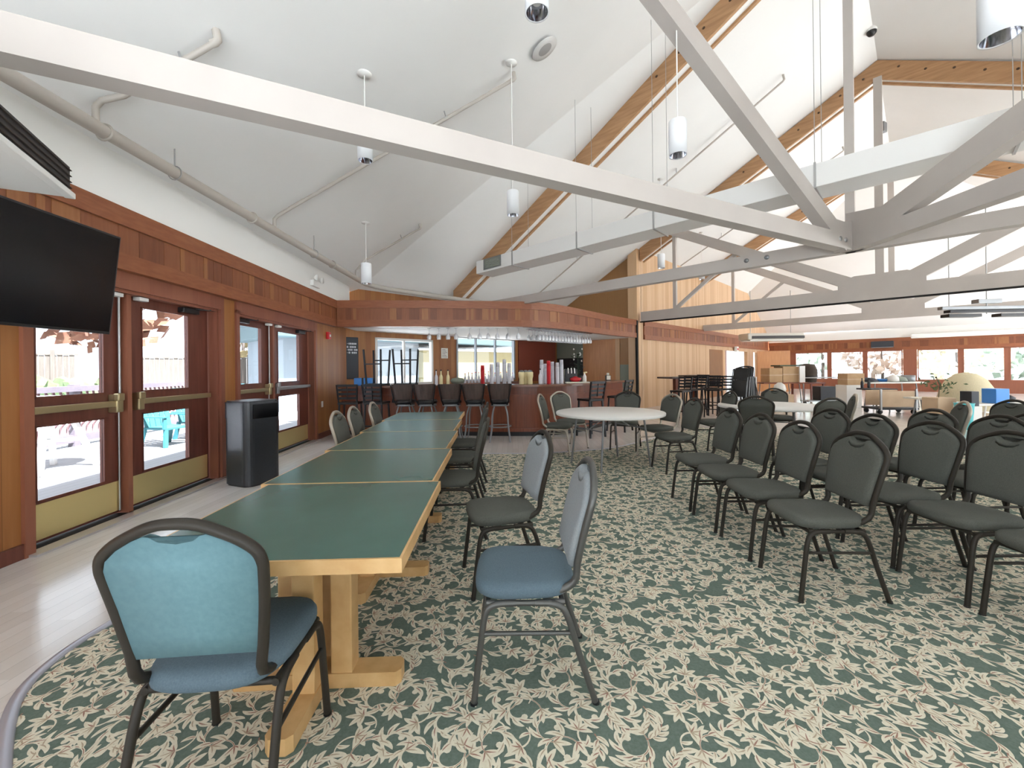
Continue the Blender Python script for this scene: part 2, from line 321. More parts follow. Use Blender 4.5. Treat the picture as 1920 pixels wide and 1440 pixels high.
def make_carpet():
    r = random.Random(11); TS = 1.24; SC = 0.82
    polys = []                                          # (pts, material, height)
    def leaf(x, y, ang, L, wd, bend):
        n = 7; up = []; dn = []; su = []; sd = []
        cx, cy, a = x, y, ang
        for i in range(n + 1):
            t = i / n; wv = 0.0 if i == n else wd * (0.30 + 1.05 * math.sin(PI * t ** 0.85) ** 0.9) * (1 - 0.25 * t)
            nx, ny = -math.sin(a), math.cos(a)
            up.append((cx + nx * wv, cy + ny * wv)); dn.append((cx - nx * wv, cy - ny * wv))
            if i < 5: q = wv * (0.42 - 0.09 * i); su.append((cx + nx * q, cy + ny * q)); sd.append((cx - nx * q, cy - ny * q))
            cx += math.cos(a) * L / n; cy += math.sin(a) * L / n; a += bend / n
        polys.append((dn + up[-2::-1], 1, 0)); polys.append((sd + su[::-1], r.choice((2, 2, 3)), 1))
    def ribbon(pts, w0, w1, m):
        k = len(pts); up = []; dn = []
        for i in range(k):
            ax, ay = pts[max(0, i - 1)]; bx, by = pts[min(k - 1, i + 1)]; l = math.hypot(bx - ax, by - ay) + 1e-9
            nx, ny = -(by - ay) / l, (bx - ax) / l; ww = w0 + (w1 - w0) * i / (k - 1)
            up.append((pts[i][0] + nx * ww, pts[i][1] + ny * ww)); dn.append((pts[i][0] - nx * ww, pts[i][1] - ny * ww))
        for i in range(k - 1): polys.append(([dn[i], dn[i + 1], up[i + 1], up[i]], m, 0))
    pts = []; tries = 0
    while len(pts) < 140 and tries < 60000:
        tries += 1; p = (r.random() * TS, r.random() * TS)
        ok = all(math.hypot(min(abs(p[0] - q[0]), TS - abs(p[0] - q[0])), min(abs(p[1] - q[1]), TS - abs(p[1] - q[1]))) > 0.090 for q in pts)
        if ok: pts.append(p)
    for i, (x, y) in enumerate(pts):
        base = r.random() * 2 * PI; sg = r.choice((-1, 1)); kind = i % 5
        if kind in (0, 2):                               # a hooked scroll, leaves on its back, a fan where it starts
            a0 = 0.050 + r.random() * 0.022; sp = []
            for k in range(22):
                t = k / 21; rad = a0 * (1.15 - 0.80 * t ** 1.2); th = base + sg * t * 2 * PI * (0.80 + 0.15 * r.random() * 0)
                sp.append((x + rad * math.cos(th), y + rad * math.sin(th)))
            ribbon(sp, 0.0025, 0.0085, 1); ribbon(sp[:9], 0.0015, 0.0015, 3)
            ex, ey = sp[-1]; polys.append(([(ex + 0.013 * math.cos(q * PI / 4), ey + 0.013 * math.sin(q * PI / 4)) for q in range(8)], 1, 0))
            for k in range(3, 19, 3):
                px, py = sp[k]; qx, qy = sp[k + 1]; ta = math.atan2(qy - py, qx - px)
                leaf(px, py, ta - sg * (0.55 + r.random() * 0.25), 0.060 + 0.016 * r.random(), 0.0085, sg * 1.0)
            sx, sy = sp[0]; ta = base - sg * PI / 2
            for q in (-0.75, -0.1, 0.6): leaf(sx, sy, ta + q, 0.062 + 0.012 * r.random(), 0.0095, q * 0.9)
        elif kind in (1, 3):                             # a palmette of five leaves on a curled tail
            st = []; a = base + PI; cx, cy = x, y
            for k in range(8): st.append((cx, cy)); cx += 0.014 * math.cos(a); cy += 0.014 * math.sin(a); a += sg * 0.27
            ribbon(st, 0.004, 0.002, 1)
            for q in (-1.15, -0.6, 0.0, 0.6, 1.15): leaf(x, y, base + q, 0.072 - 0.014 * abs(q), 0.0095, q * 0.75)
            leaf(st[5][0], st[5][1], a + sg * 0.5, 0.048, 0.007, sg * 1.1)
        else:                                            # a short sprig with alternate leaves
            st = []; a = base; cx, cy = x - 0.05 * math.cos(base), y - 0.05 * math.sin(base)
            for k in range(9): st.append((cx, cy)); cx += 0.0135 * math.cos(a); cy += 0.0135 * math.sin(a); a += sg * 0.15
            ribbon(st, 0.0025, 0.0025, 3)
            for q in range(6):
                k = min(8, 1 + q); px, py = st[k]; ta = math.atan2(st[min(8, k + 1)][1] - st[k - 1][1], st[min(8, k + 1)][0] - st[k - 1][0])
                d = (-1) ** q; leaf(px, py, ta + d * 0.8, 0.058 - 0.003 * q, 0.0085, -d * 0.9)
            leaf(st[-1][0], st[-1][1], a, 0.062, 0.010, sg * 0.3)
    V = []; cnt = []; cen = []; ms = []
    for qi, (p, m, z) in enumerate(polys):
        z = 0.0006 + qi * 4e-7 + (0.0010 if z else 0)
        V += [(q[0], q[1], z) for q in p]; cnt.append(len(p)); ms.append(m); cen.append(np.mean(np.array(p), 0))
    V = np.array(V, np.float32); cnt = np.array(cnt); cen = np.array(cen); ms = np.array(ms)
    start = np.concatenate([[0], np.cumsum(cnt)[:-1]])
    allV = [np.array([(x, y, 0.004) for x, y in CARPET], np.float32)]; allC = [np.array([len(CARPET)])]; allM = [np.array([0])]
    for ix in range(-3, 10):
        for iy in range(0, 8):
            off = np.array([ix * TS + (0.41 if iy % 2 else 0), iy * TS])
            k = inside(cen + off, CARPET)
            if not k.any(): continue
            vm = np.repeat(k, cnt); vv = V[vm].copy(); vv[:, :2] += off; vv[:, 2] += 0.004
            allV.append(vv); allC.append(cnt[k]); allM.append(ms[k])
    VV = np.concatenate(allV); CC = np.concatenate(allC); MM = np.concatenate(allM)
    me = bpy.data.meshes.new('carpet'); me.vertices.add(len(VV)); me.vertices.foreach_set('co', VV.ravel())
    me.loops.add(len(VV)); me.loops.foreach_set('vertex_index', np.arange(len(VV), dtype=np.int32))
    me.polygons.add(len(CC)); st = np.concatenate([[0], np.cumsum(CC)[:-1]]).astype(np.int32)
    me.polygons.foreach_set('loop_start', st)
    me.polygons.foreach_set('material_index', MM.astype(np.int32))
    for m in ('carpet_green', 'carpet_cream', 'carpet_tan', 'carpet_rose'): me.materials.append(M[m])
    me.update(calc_edges=True); me.validate()
    o = bpy.data.objects.new('carpet', me); C.objects.link(o)
    e = MB(); n = 19; P3 = smooth_path([(x, y, 0.006) for x, y in CARPET[:n]], 4); e.tube(P3, .026, 6, sx=1.0)
    e.v = [(x, y, 0.006 + (z - .006) * .30) for x, y, z in e.v]; e.build('edging_strip', 'edge_metal', o)
    return tag(o, 'green carpet with scrolling cream leaf pattern covering the hall floor', 'carpet')
make_carpet()

# ------------------------------------------------------------------ ceiling
apex_r = 7.58
A0 = (*W(RIDGE_S, apex_r), RIDGE_Z); A1 = (*W(RIDGE_S, 18.7), RIDGE_Z)
def zdoor(x, y): return 3.33 + 0.562 * (x + 3.45 + 0.046 * y)
def on_main(x, y): return (x, y, zmain(0.713 * x - 0.701 * y))
E1x = (-3.96, 10.45)
cb = MB()
e1 = (E1x[0], E1x[1], zdoor(*E1x) - 0.02); bl = (*DW(-1.5, -3.7), 0); bl = (bl[0], bl[1], zdoor(bl[0], bl[1]))
br = (HUB[0] - 0.889 * 7.0, HUB[1] - 0.457 * 7.0); br = (br[0], br[1], zdoor(*br))
ceil_pts = [e1, A0, br, bl]
cb.add(ceil_pts, [(0, 1, 2, 3)])
hipc = (*W(-10.3, 28.4), zmain(-10.3)); 
cb.add([e1, A0, A1, hipc, (*W(-10.3, 4.6), zmain(-10.3))], [(0, 4, 3, 2, 1)])
cb.add([A1, hipc, (*W(9.4, 28.9), 3.05), ], [(0, 1, 2)])
cb.add([A0, A1, (*W(9.4, 28.9), 3.05), (*W(9.4, 6.2), 3.05)], [(0, 1, 2, 3)])
bk = [(-6.5, -3.0, 3.6), (4.0, -3.2, 3.9), (12.0, -3.2, 3.4)]  # unseen rear slopes, added to cut sky light from behind
cb.add([A0, br, bk[0], bk[1]], [(0, 1, 2, 3)]); cb.add([A0, bk[1], bk[2], (*W(9.4, 6.2), 3.05)], [(0, 1, 2, 3)]); cb.add([bl, br, bk[0]], [(0, 1, 2)])
struct(cb.build('ceiling', 'ceiling_paint'))

b = MB(); b.box(3.2, 13.0, -2.6, -2.4, 0, 3.9); b.box(-6.0, 3.2, -2.6, -2.4, 2.45, 4.2); b.box(-6.0, 3.2, -2.6, -2.4, 0, 0.5); struct(b.build('wall_rear', 'white_paint'))  # unseen wall, added and left partly open to trim rear daylight
# ------------------------------------------------------------------ left wall with its two double doors (u along the wall, v outwards, from plane c=-3.48)
WL = (*DW(0, -3.48), 0)
b = MB()
def lw(u0, u1, z0, z1, v0=0.0, v1=0.16): b.box(u0, u1, v0, v1, z0, z1)
lw(-1.0, 3.06, 0, 3.5); lw(5.36, 5.62, 0, 3.5); lw(8.2, 9.9, 0, 3.5); lw(3.06, 5.36, 2.2, 3.5); lw(5.62, 8.2, 2.2, 3.5)
struct(b.build('wall_left', 'cedar_wall', loc=WL, rz=DZ))
b = MB(); b.box(-1.0, 9.9, -0.09, 0.0, 2.86, 3.42); struct(b.build('trim_5', 'white_paint', loc=WL, rz=DZ))
b = MB(); b.box(-1.0, 3.06, -0.02, 0.0, 0, 0.11); b.box(5.36, 5.62, -0.02, 0, 0, 0.11); b.box(8.2, 9.9, -0.02, 0, 0, 0.11)
struct(b.build('baseboard_left', 'door_wood', loc=WL, rz=DZ))
def frame_opening(n, u0, u1, um):
    b = MB()
    for u in (u0, u1): s = 1 if u == u0 else -1; b.box(min(u, u + s * 0.07), max(u, u + s * 0.07), -0.03, 0.2, 0, 2.2); b.box(min(u + s * 0.07, u + s * 0.10), max(u + s * 0.07, u + s * 0.10), 0.0, 0.1, 0, 2.17)
    b.box(u0, u1, -0.03, 0.2, 2.15, 2.36); b.box(u0 + 0.07, u1 - 0.07, 0.0, 0.1, 2.12, 2.15)
    b.box(um - 0.025, um + 0.025, 0.05, 0.22, 0, 2.15)
    f = struct(b.build('trim_%d' % n, 'jamb_wood', loc=WL, rz=DZ))
    b = MB(); b.box(u0 + 0.02, u1 - 0.02, -0.09, 0.03, 0.0, 0.018); b.build('threshold', 'threshold_metal', f)
    b = MB(); b.box(u0 + 0.07, u1 - 0.07, 0.035, 0.2, 0.0, 0.012); b.build('dark_sill', 'dark_gap', f)
    return f
frame_opening(1, 3.06, 5.36, 4.05); frame_opening(2, 5.62, 8.2, 6.72)
def door(n, u0, u1, g0, g1, latch, bar_mat):
    b = MB(); v0, v1 = 0.12, 0.165
    for a, c_ in ((u0, g0), (g1, u1)): b.box(a, c_, v0, v1, 0.03, 2.13)
    for z0, z1 in ((0.03, 0.345), (0.95, 1.165), (2.035, 2.13)): b.box(g0, g1, v0, v1, z0, z1)
    for z0, z1 in ((0.345, 0.95), (1.165, 2.035)):                                    # glazing beads
        b.box(g0, g1, v0 - 0.008, v0, z0, z0 + 0.015); b.box(g0, g1, v0 - 0.008, v0, z1 - 0.015, z1)
        b.box(g0, g0 + 0.012, v0 - 0.008, v0, z0, z1); b.box(g1 - 0.012, g1, v0 - 0.008, v0, z0, z1)
    d = struct(b.build('door_%d' % n, 'door_wood', loc=WL, rz=DZ))
    for z0, z1 in ((0.345, 0.95), (1.165, 2.035)):
        b = MB(); b.box(g0, g1, 0.138, 0.146, z0, z1); b.build('glass_pane', 'pane_glass', d)
    b = MB(); b.box(u0 + 0.03, u1 - 0.03, v0 - 0.006, v0, 0.05, 0.33)
    for i in range(6): u = u0 + 0.06 + (u1 - u0 - 0.12) * i / 5; b.lathe([(0.008, 0), (0.006, 0.003), (0, 0.004)], 8, 0, (0, 0, 0)) if False else None
    b.build('kick_plate', 'brass', d)
    p = MB(); s = -1 if latch > 0 else 1; lu = u1 - 0.09 if latch > 0 else u0 + 0.09
    far = u0 + 0.03 if latch > 0 else u1 - 0.05
    p.rbox(min(far, lu), max(far, lu), v0 - 0.075, v0 - 0.02, 1.045, 1.10, 0.006)
    for q in (far + (0.04 if latch > 0 else -0.04),): p.box(q - 0.03, q + 0.03, v0 - 0.03, v0, 1.05, 1.095)
    pb = p.build('push_bar', bar_mat, d)
    p = MB(); p.rbox(lu - 0.035, lu + 0.035, v0 - 0.085, v0, 0.99, 1.16, 0.01); p.rbox(lu - 0.05, lu + 0.02, v0 - 0.11, v0 - 0.06, 1.10, 1.17, 0.01)
    p.build('latch_case', bar_mat, pb)
    p = MB(); ru = u1 - 0.035 if latch > 0 else None
    if ru: p.tube([(ru, v0 - 0.03, 1.15), (ru, v0 - 0.03, 2.1)], 0.011, 8); p.tube([(ru, v0 - 0.02, 0.05), (ru, v0 - 0.02, 1.0)], 0.008, 8); p.build('vertical_rod', 'galvanised', d)
    p = MB(); cu = u1 - 0.36 if latch < 0 else u0 + 0.22
    p.rbox(cu - 0.13, cu + 0.13, v0 - 0.07, v0, 2.05, 2.11, 0.01); p.beam((cu + 0.08, v0 - 0.05, 2.11), (cu + 0.25, v0 - 0.12, 2.12), 0.02, 0.015)
    p.build('door_closer', 'black_metal', d)
    p = MB(); p.rbox((u1 - 0.15) if latch > 0 else (u0 + 0.06), (u1 - 0.06) if latch > 0 else (u0 + 0.17), v0 - 0.1, v0 - 0.03, 2.08, 2.115, 0.005); p.build('strike_box', 'white_plastic', d)
    return d
door(1, 3.16, 4.02, 3.27, 3.86, 1, 'worn_brass'); door(2, 4.08, 5.26, 4.27, 4.93, -1, 'worn_brass')
door(3, 5.72, 6.69, 5.80, 6.48, 1, 'worn_brass'); door(4, 6.75, 8.10, 6.97, 7.74, -1, 'galvanised')

# ------------------------------------------------------------------ panelled fascia over doors and bar
def fascia(name, path, z0, z1, out=0.10, seed=1, blocks=True, rail_top=0.17, rail_bot=0.15):
    """path: XY polyline; the panelled face is to the right-hand side of travel"""
    r = random.Random(seed); P = [Vector((p[0], p[1])) for p in path]
    L = [0]
    for a, c_ in zip(P[:-1], P[1:]): L.append(L[-1] + (c_ - a).length)
    def at(d):
        d = max(0, min(L[-1], d)); i = max(k for k in range(len(L) - 1) if L[k] <= d + 1e-9)
        t = (d - L[i]) / max(1e-9, L[i + 1] - L[i]); p = P[i].lerp(P[i + 1], t); tg = (P[i + 1] - P[i]).normalized()
        j = i + 1 if t > 0.5 else i - 1
        if 0 <= j < len(P) - 1: tg = (tg * (1 - abs(t - 0.5)) + (P[j + 1] - P[j]).normalized() * abs(t - 0.5)).normalized()
        return p, Vector((tg.y, -tg.x))
    def strip(mb, d0, d1, za, zb, o0, o1, mi=0):
        n = max(1, int((d1 - d0) / 0.25)) if len(P) > 2 else 1; vs = []; fs = []
        for k in range(n + 1):
            p, nn = at(d0 + (d1 - d0) * k / n)
            for o_, z in ((o0, za), (o1, za), (o1, zb), (o0, zb)): q = p + nn * o_; vs.append((q.x, q.y, z))
        for k in range(n):
            for e in range(4): fs.append((k * 4 + e, (k + 1) * 4 + e, (k + 1) * 4 + (e + 1) % 4, k * 4 + (e + 1) % 4))
        fs.append((0, 1, 2, 3)); fs.append((n * 4 + 3, n * 4 + 2, n * 4 + 1, n * 4)); mb.add(vs, fs, mi)
    b = MB(); strip(b, 0, L[-1], z0 + 0.02, z1 - 0.02, -out, 0.0, 1)
    za, zb = z0 + rail_bot, z1 - rail_top; d = 0.05
    while d < L[-1] - 0.1:
        wv = r.choice((0.06, 0.11, 0.14, 0.14, 0.22, 0.3)); mi = r.choice((0, 0, 1, 1, 1, 2)) if wv > 0.08 else 2
        strip(b, d, min(L[-1], d + wv), za + 0.0, zb - 0.0, 0.0, 0.006 if mi == 2 else 0.003, mi); d += wv + (0.004 if r.random() < 0.7 else 0.05)
    root = struct(b.build(name, ['fascia_dark', 'fascia_mid', 'fascia_light']))
    b = MB(); strip(b, 0, L[-1], zb, z1, -out, 0.028); b.build('top_rail', 'fascia_rail', root)
    b = MB(); strip(b, 0, L[-1], z0, za, -out, 0.028); b.build('bottom_rail', 'fascia_rail', root)
    return root
fascia('trim_3', [DW(-1.0, -3.40), DW(9.12, -3.40)], 2.31, 2.885, seed=3)
VAL = [(-3.80, 9.06), (-3.03, 9.10), (-1.8, 9.22), (-0.72, 9.36), (0.0, 9.45), (0.49, 9.60), (1.17, 10.1), (2.0, 11.1), (3.02, 12.35), (4.05, 13.45)]
VALS = [p[:2] for p in smooth_path([(x, y, 0) for x, y in VAL], 5)]
fascia('trim_4', VALS, 2.31, 2.885, out=0.12, seed=9)
# white underside of the bar canopy
b = MB(); poly = [(v[0], v[1]) for v in VALS] + [W(-6.6, 12.58), W(-9.95, 12.58), W(-9.95, 4.65)]
b.add([(x, y + 0.03, 2.335) for x, y in poly] + [(x, y + 0.03, 2.40) for x, y in poly], [list(range(len(poly))), list(range(len(poly), 2 * len(poly)))[::-1]])
struct(b.build('trim_6', 'white_paint'))

# ------------------------------------------------------------------ bar back wall, core walls, post, hall walls  (frame: x along ridge r, y = downhill t = -s)
b = MB()
def hw(r0, r1, t0, t1, z0, z1): b.box(r0, r1, t0, t1, z0, z1)
t = 9.98
hw(4.2, 5.15, t, t + .15, 0, 3.6); hw(6.92, 7.76, t, t + .15, 0, 3.6); hw(10.3, 12.6, t, t + .15, 0, 3.6); hw(5.15, 6.92, t, t + .15, 2.2, 3.6); hw(7.76, 10.3, t, t + .15, 2.37, 3.6); hw(5.15, 6.92, t, t + .15, 0, 0.95); hw(7.76, 10.3, t, t + .15, 0, 0.98)
wb_ = struct(b.build('wall_back', 'cedar_wall', rz=RZ))
b = MB(); b.box(10.45, 12.5, 9.95, 9.98, 0.9, 2.33); b.build('red_panel', 'dark_red', wb_)
def window(n, r0, r1, z0, z1, muls, t=9.98, fm='white_plastic', fw=0.06):
    b = MB(); b.box(r0, r1, t - .02, t + .1, z1 - fw, z1); b.box(r0, r1, t - .02, t + .1, z0, z0 + fw); b.box(r0, r0 + fw, t - .02, t + .1, z0, z1); b.box(r1 - fw, r1, t - .02, t + .1, z0, z1)
    for m_ in muls: b.box(m_ - .025, m_ + .025, t, t + .08, z0, z1)
    o = struct(b.build('window_%d' % n, fm, rz=RZ)); b = MB(); b.box(r0 + .02, r1 - .02, t + .05, t + .056, z0 + .02, z1 - .02); b.build('glass_pane', 'pane_glass', o); return o
window(1, 5.15, 6.92, 0.95, 2.2, [6.0]); window(2, 7.76, 10.3, 0.98, 2.37, [8.56, 9.4], fm='grey_steel')
# wall at the end of the bar, seen above and below the canopy
b = MB(); b.box(12.6, 12.75, 6.75, 9.98, 0, 5.3); cw = struct(b.build('wall_bar_end', 'end_cedar', rz=RZ))
b = MB(); b.box(12.585, 12.6, 7.42, 8.75, 0.75, 2.33); b.build('orange_panel', 'orange_wood', cw)
b = MB(); b.box(12.57, 12.6, 7.26, 7.42, 0, 2.33); b.build('door_casing', 'pale_cedar', cw)
b = MB(); b.box(12.59, 12.6, 6.8, 7.26, 0.4, 1.45); b.build('grey_panel', 'green_grey', cw)
b = MB(); b.box(12.58, 12.6, 8.75, 9.95, 1.72, 2.33); b.build('mirror_panel', 'green_grey', cw)
b = MB(); b.box(12.58, 12.6, 8.75, 9.95, 0.9, 1.72); b.build('dark_alcove', 'black_plastic', cw)
b = MB(); b.box(12.7, 20.9, 6.54, 6.7, 0, 5.3); b.box(20.9, 28.7, 6.54, 6.7, 2.1, 5.3); b.box(24.4, 25.5, 6.54, 6.7, 0, 2.1); b.box(26.4, 28.9, 6.54, 6.7, 0, 2.1)
ww = struct(b.build('wall_hall_side', 'pale_cedar', rz=RZ))
b = MB(); b.box(18.87, 20.55, 6.53, 6.56, 0.0, 2.1); b.build('dark_doorway', 'dark_door_wood', ww)
b = MB(); b.box(20.9, 26.5, 8.2, 8.3, 0, 2.3); b.build('passage_wall', 'dark_red', ww)
b = MB(); b.box(21.0, 22.0, 7.4, 7.5, 0, 2.1); b.build('grey_door', 'grey_steel', ww)
b = MB(); b.box(12.45, 12.75, 6.54, 6.86, 0, 5.35); pst = struct(b.build('trim_7', 'pale_cedar', rz=RZ))
b = MB(); b.box(12.36, 12.45, 6.50, 6.56, 0, 2.86); b.build('dark_gap', 'dark_gap', pst)
p0 = W(-6.50, 12.85); p1 = W(-6.50, 28.6)
fascia('trim_8', [p0, p1], 2.27, 2.885, seed=21)
# far window wall
FR = 28.7
b = MB(); b.box(FR, FR + .2, -9.4, 6.6, 2.08, 3.4); b.box(FR, FR + .2, -9.4, 6.6, 0, 0.55); b.box(FR, FR + .2, 5.2, 6.6, 0.55, 2.08); b.box(FR - .05, FR + .2, 0.14, 0.64, 0.55, 2.08)
for tt in (3.61, 2.1, -1.34, -2.75, -4.2, -5.6, -7.0, -8.4): b.box(FR, FR + .12, tt - .06, tt + .06, 0.55, 2.08)
struct(b.build('wall_far', 'jamb_wood', rz=RZ))
wn = 3
edges = [5.2, 3.67], [3.55, 2.16], [2.04, 0.66], [0.12, -1.28], [-1.40, -2.69], [-2.81, -4.14], [-4.26, -5.54]
for a, c_ in edges:
    b = MB()
    for k in (c_, a - .04): b.box(FR - .01, FR + .09, k, k + .04, .55, 2.08)
    b.box(FR - .01, FR + .09, c_, a, .55, .60); b.box(FR - .01, FR + .09, c_, a, 2.03, 2.08)
    o = struct(b.build('window_%d' % wn, 'jamb_wood', rz=RZ)); wn += 1
    b = MB(); b.box(FR + .05, FR + .056, c_ + .03, a - .03, .58, 2.05); b.build('glass_pane', 'pane_glass', o)
fascia('trim_9', [W(-6.5, FR - .06), W(9.4, FR - .06)], 2.08, 2.70, seed=33)
b = MB(); b.box(FR - .06, FR, -9.4, 6.5, 2.70, 3.3); struct(b.build('trim_10', 'white_paint', rz=RZ))
def at(px, py, Y):
    """the point at forward distance Y that stands where pixel (px, py) of the photograph looks"""
    c_, s_ = math.cos(R_(0.65)), math.sin(R_(0.65)); u, v = (px - 960) / 780, -(py - 691) / 780
    return Vector(((u * c_ + v * s_) * Y, Y, EYE + (-u * s_ + v * c_) * Y))

# ------------------------------------------------------------------ glulam rafters and roof trusses
def rafter(r, label, t_end):
    o = thing('rafter', label, 'beam', (*W(0, r), 0), RZ, 'brown glued timber rafters'); wd = 0.30; dp = 0.42
    def run(name, x0, x1, depth, mt, tt, side):
        n = 1; b = MB(); ts = (0.65, tt)
        vs = []
        for t_ in ts:
            z = (zmain(-t_) if side > 0 else RIDGE_Z - 0.54 * (0.65 - t_)) - 0.015
            for x in (x0, x1):
                for zz in (z - depth, z): vs.append((x, t_, zz))
        b.add(vs, [(0, 1, 3, 2), (4, 6, 7, 5), (0, 4, 5, 1), (2, 3, 7, 6), (0, 2, 6, 4), (1, 5, 7, 3)])
        return b.build(name, mt, o)
    for tt, side in ((t_end, 1), (-8.5, -1)):
        pl_ = run('side_plank', 0, 0.06, dp, 'glulam', tt, side); run('side_plank', wd - 0.06, wd, dp, 'glulam', tt, side)
        run('painted_core', 0.06, wd - 0.06, dp - 0.05, 'white_paint', tt, side)
        k = MB(); rr = random.Random(int(r * 10) + side)
        for i in range(7):
            t_ = 0.9 + i * 0.42 if side > 0 else 0.3 - i * 0.42
            z = (zmain(-t_) if side > 0 else RIDGE_Z - 0.54 * (0.65 - t_)) - 0.17 + rr.uniform(-.03, .03); s0 = len(k.v)
            k.lathe([(0.0, 0.006), (0.022, 0.004), (0.026, 0)], 8); k.xf(Matrix.Translation((0, t_, z)) @ Matrix.Rotation(-PI / 2, 4, 'Y'), s0)
        k.build('bolt_plugs', 'knot', o)
    return o
rafter(7.35, 'brown timber rafter with white core nearest the camera, rising from the bar canopy', 9.55)
rafter(12.6, 'brown timber rafter peaking over the wooden post, row of dark plugs along it', 6.5)
rafter(18.0, 'short brown timber rafter far down the hall behind the white trusses', 6.5)

def chord_truss(label, org, ang, parts, grp='white painted roof trusses'):
    o = thing('roof_truss', label, 'truss', (*org, 0), ang, grp)
    for nm, segs in parts:
        for p, q, wd, hh in segs:
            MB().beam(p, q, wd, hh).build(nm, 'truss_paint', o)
    return o
Z0 = 2.84
# local frames: x along ridge, y downhill (left), origin under the ridge
t1 = chord_truss('white roof truss whose bottom chord runs from the dark hub to the bar wall', HUB, RZ, [
    ('bottom_chord', [((0, 9.2, Z0 + .095), (0, -4.2, Z0 + .095), .14, .19)]),
    ('king_post', [((0, 0, Z0), (0, 0, 8.0), .10, .10)])])
k = MB()
for y_ in (0.95, 1.22): s0 = len(k.v); k.lathe([(0, .012), (.03, .01), (.035, 0)], 10); k.xf(Matrix.Translation((-.07, y_, Z0 + .11)) @ Matrix.Rotation(-PI / 2, 4, 'Y'), s0)
k.build('bolts', 'grey_steel', t1)
ANG_A = math.atan2(-0.457, -0.889) + PI / 2 - PI / 2
def radial(label, dx, dy, L, slope, blen, gus, depth=0.19, bd=0.2, z_b=3.02):
    a = math.atan2(dy, dx); o = thing('roof_truss', label, 'truss', (*HUB, 0), a, 'white painted roof trusses')
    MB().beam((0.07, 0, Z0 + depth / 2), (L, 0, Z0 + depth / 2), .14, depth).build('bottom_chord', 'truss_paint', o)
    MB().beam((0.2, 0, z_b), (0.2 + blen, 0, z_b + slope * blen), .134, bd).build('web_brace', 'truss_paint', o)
    g = MB(); poly = [(0.0, Z0 + .006), (gus, Z0 + .006), (gus, Z0 + .2 + slope * gus * 0.5), (gus * 0.6, z_b + slope * gus * .55 + .12), (0.0, z_b + .34)]
    n = len(poly); vs = [(x, y, z) for y in (-.064, .064) for x, z in poly]
    g.add(vs, [list(range(n)), list(range(2 * n - 1, n - 1, -1))] + [(i, i + n, (i + 1) % n + n, (i + 1) % n) for i in range(n)])
    g.build('gusset', 'truss_paint', o)
    k = MB()
    for x_ in (gus * .55, gus * .8):
        s0 = len(k.v); k.lathe([(0, .012), (.028, .01), (.032, 0)], 10); k.xf(Matrix.Translation((x_, .07, Z0 + .11)) @ Matrix.Rotation(-PI / 2, 4, 'X'), s0)
    k.build('bolts', 'galvanised', o)
    return o
radial('long white truss crossing overhead from the television corner to the dark hub', -0.889, -0.457, 8.75, 0.585, 4.5, 0.5, z_b=2.90)
radial('white truss running from the dark hub towards the camera at upper right', 0.0, -1.0, 4.6, 0.28, 4.0, 0.80, bd=0.26, z_b=3.01)
def hall_truss(label, r, lend, post, depth):
    o = chord_truss(label, W(RIDGE_S, r), RZ, [
        ('bottom_chord', [((0, lend, Z0 + depth / 2), (0, -6.5, Z0 + depth / 2), .16, depth)]),
        ('king_post', [((0, 0, Z0 + depth), (0, 0, 7.85), .15, .15)]),
        ('web_brace', [((0, .12, 3.05), (0, 4.75, 5.52), .15, .26), ((0, -.12, 3.05), (0, -4.6, 5.48), .15, .26)]),
        ('side_post', [((0, post, Z0 + depth), (0, post, 5.55), .10, .10)]),
        ('strut', [((0, post - .05, Z0 + depth + .02), (0, 3.0, 4.45), .08, .10)])])
    g = MB(); poly = [(-.75, Z0 + .006), (.75, Z0 + .006), (.75, 3.3), (.45, 3.42), (-.45, 3.42), (-.75, 3.3)]; n = len(poly)
    vs = [(x, y, z) for x in (-.072, .072) for y, z in poly]
    g.add(vs, [list(range(n)), list(range(2 * n - 1, n - 1, -1))] + [(i, i + n, (i + 1) % n + n, (i + 1) % n) for i in range(n)]); g.build('gusset', 'truss_paint', o)
    return o
ht = hall_truss('white truss on the wooden post with black partition track under its chord', 12.6, 5.80, 4.7, 0.30)
MB().box(-.05, .05, -6.5, 5.85, Z0 - .035, Z0).build('partition_track', 'dark_gap', ht)
hall_truss('farthest white truss low in the hall near the ceiling unit', 18.15, 5.85, 4.7, 0.24)

# ------------------------------------------------------------------ ducts, pipes, hangers
DU = thing('air_duct', 'white rectangular air duct with end grille hung across the rafters', 'duct', (*W(0, 6.2), 3.52), RZ)
b = MB(); b.rbox(0, .5, -2.3, 7.2, 0, .285, .008); b.build('duct_body', 'duct_paint', DU)
for t_ in (6.05, 4.42, 2.96, 0.9, -0.7):
    b = MB(); zc = min(zmain(-t_), RIDGE_Z) - 3.55
    for x0, x1, z0, z1 in ((-.012, 0, -.012, .30), (.5, .512, -.012, .30), (-.012, .512, -.014, -.002)): b.box(x0, x1, t_ - .012, t_ + .012, z0, z1)
    b.tube([(-.006, t_, .29), (-.006, t_, zc)], .004, 6); b.tube([(.506, t_, .29), (.506, t_, zc)], .004, 6)
    b.build('hanger_strap', 'galvanised', DU)
b = MB(); b.box(-.012, 0, 6.40, 6.92, .06, .265, 0)
for i in range(7): b.box(-.016, -.010, 6.44, 6.88, .08 + i * .025, .088 + i * .025, 1)
b.box(-.014, -.008, 6.38, 6.94, .04, .065, 2); b.box(-.014, -.008, 6.38, 6.94, .255, .28, 2); b.box(-.014, -.008, 6.38, 6.42, .04, .28, 2); b.box(-.014, -.008, 6.90, 6.94, .04, .28, 2)
b.build('supply_grille', ['green_grey', 'lamp_mirror', 'grey_steel'], DU)
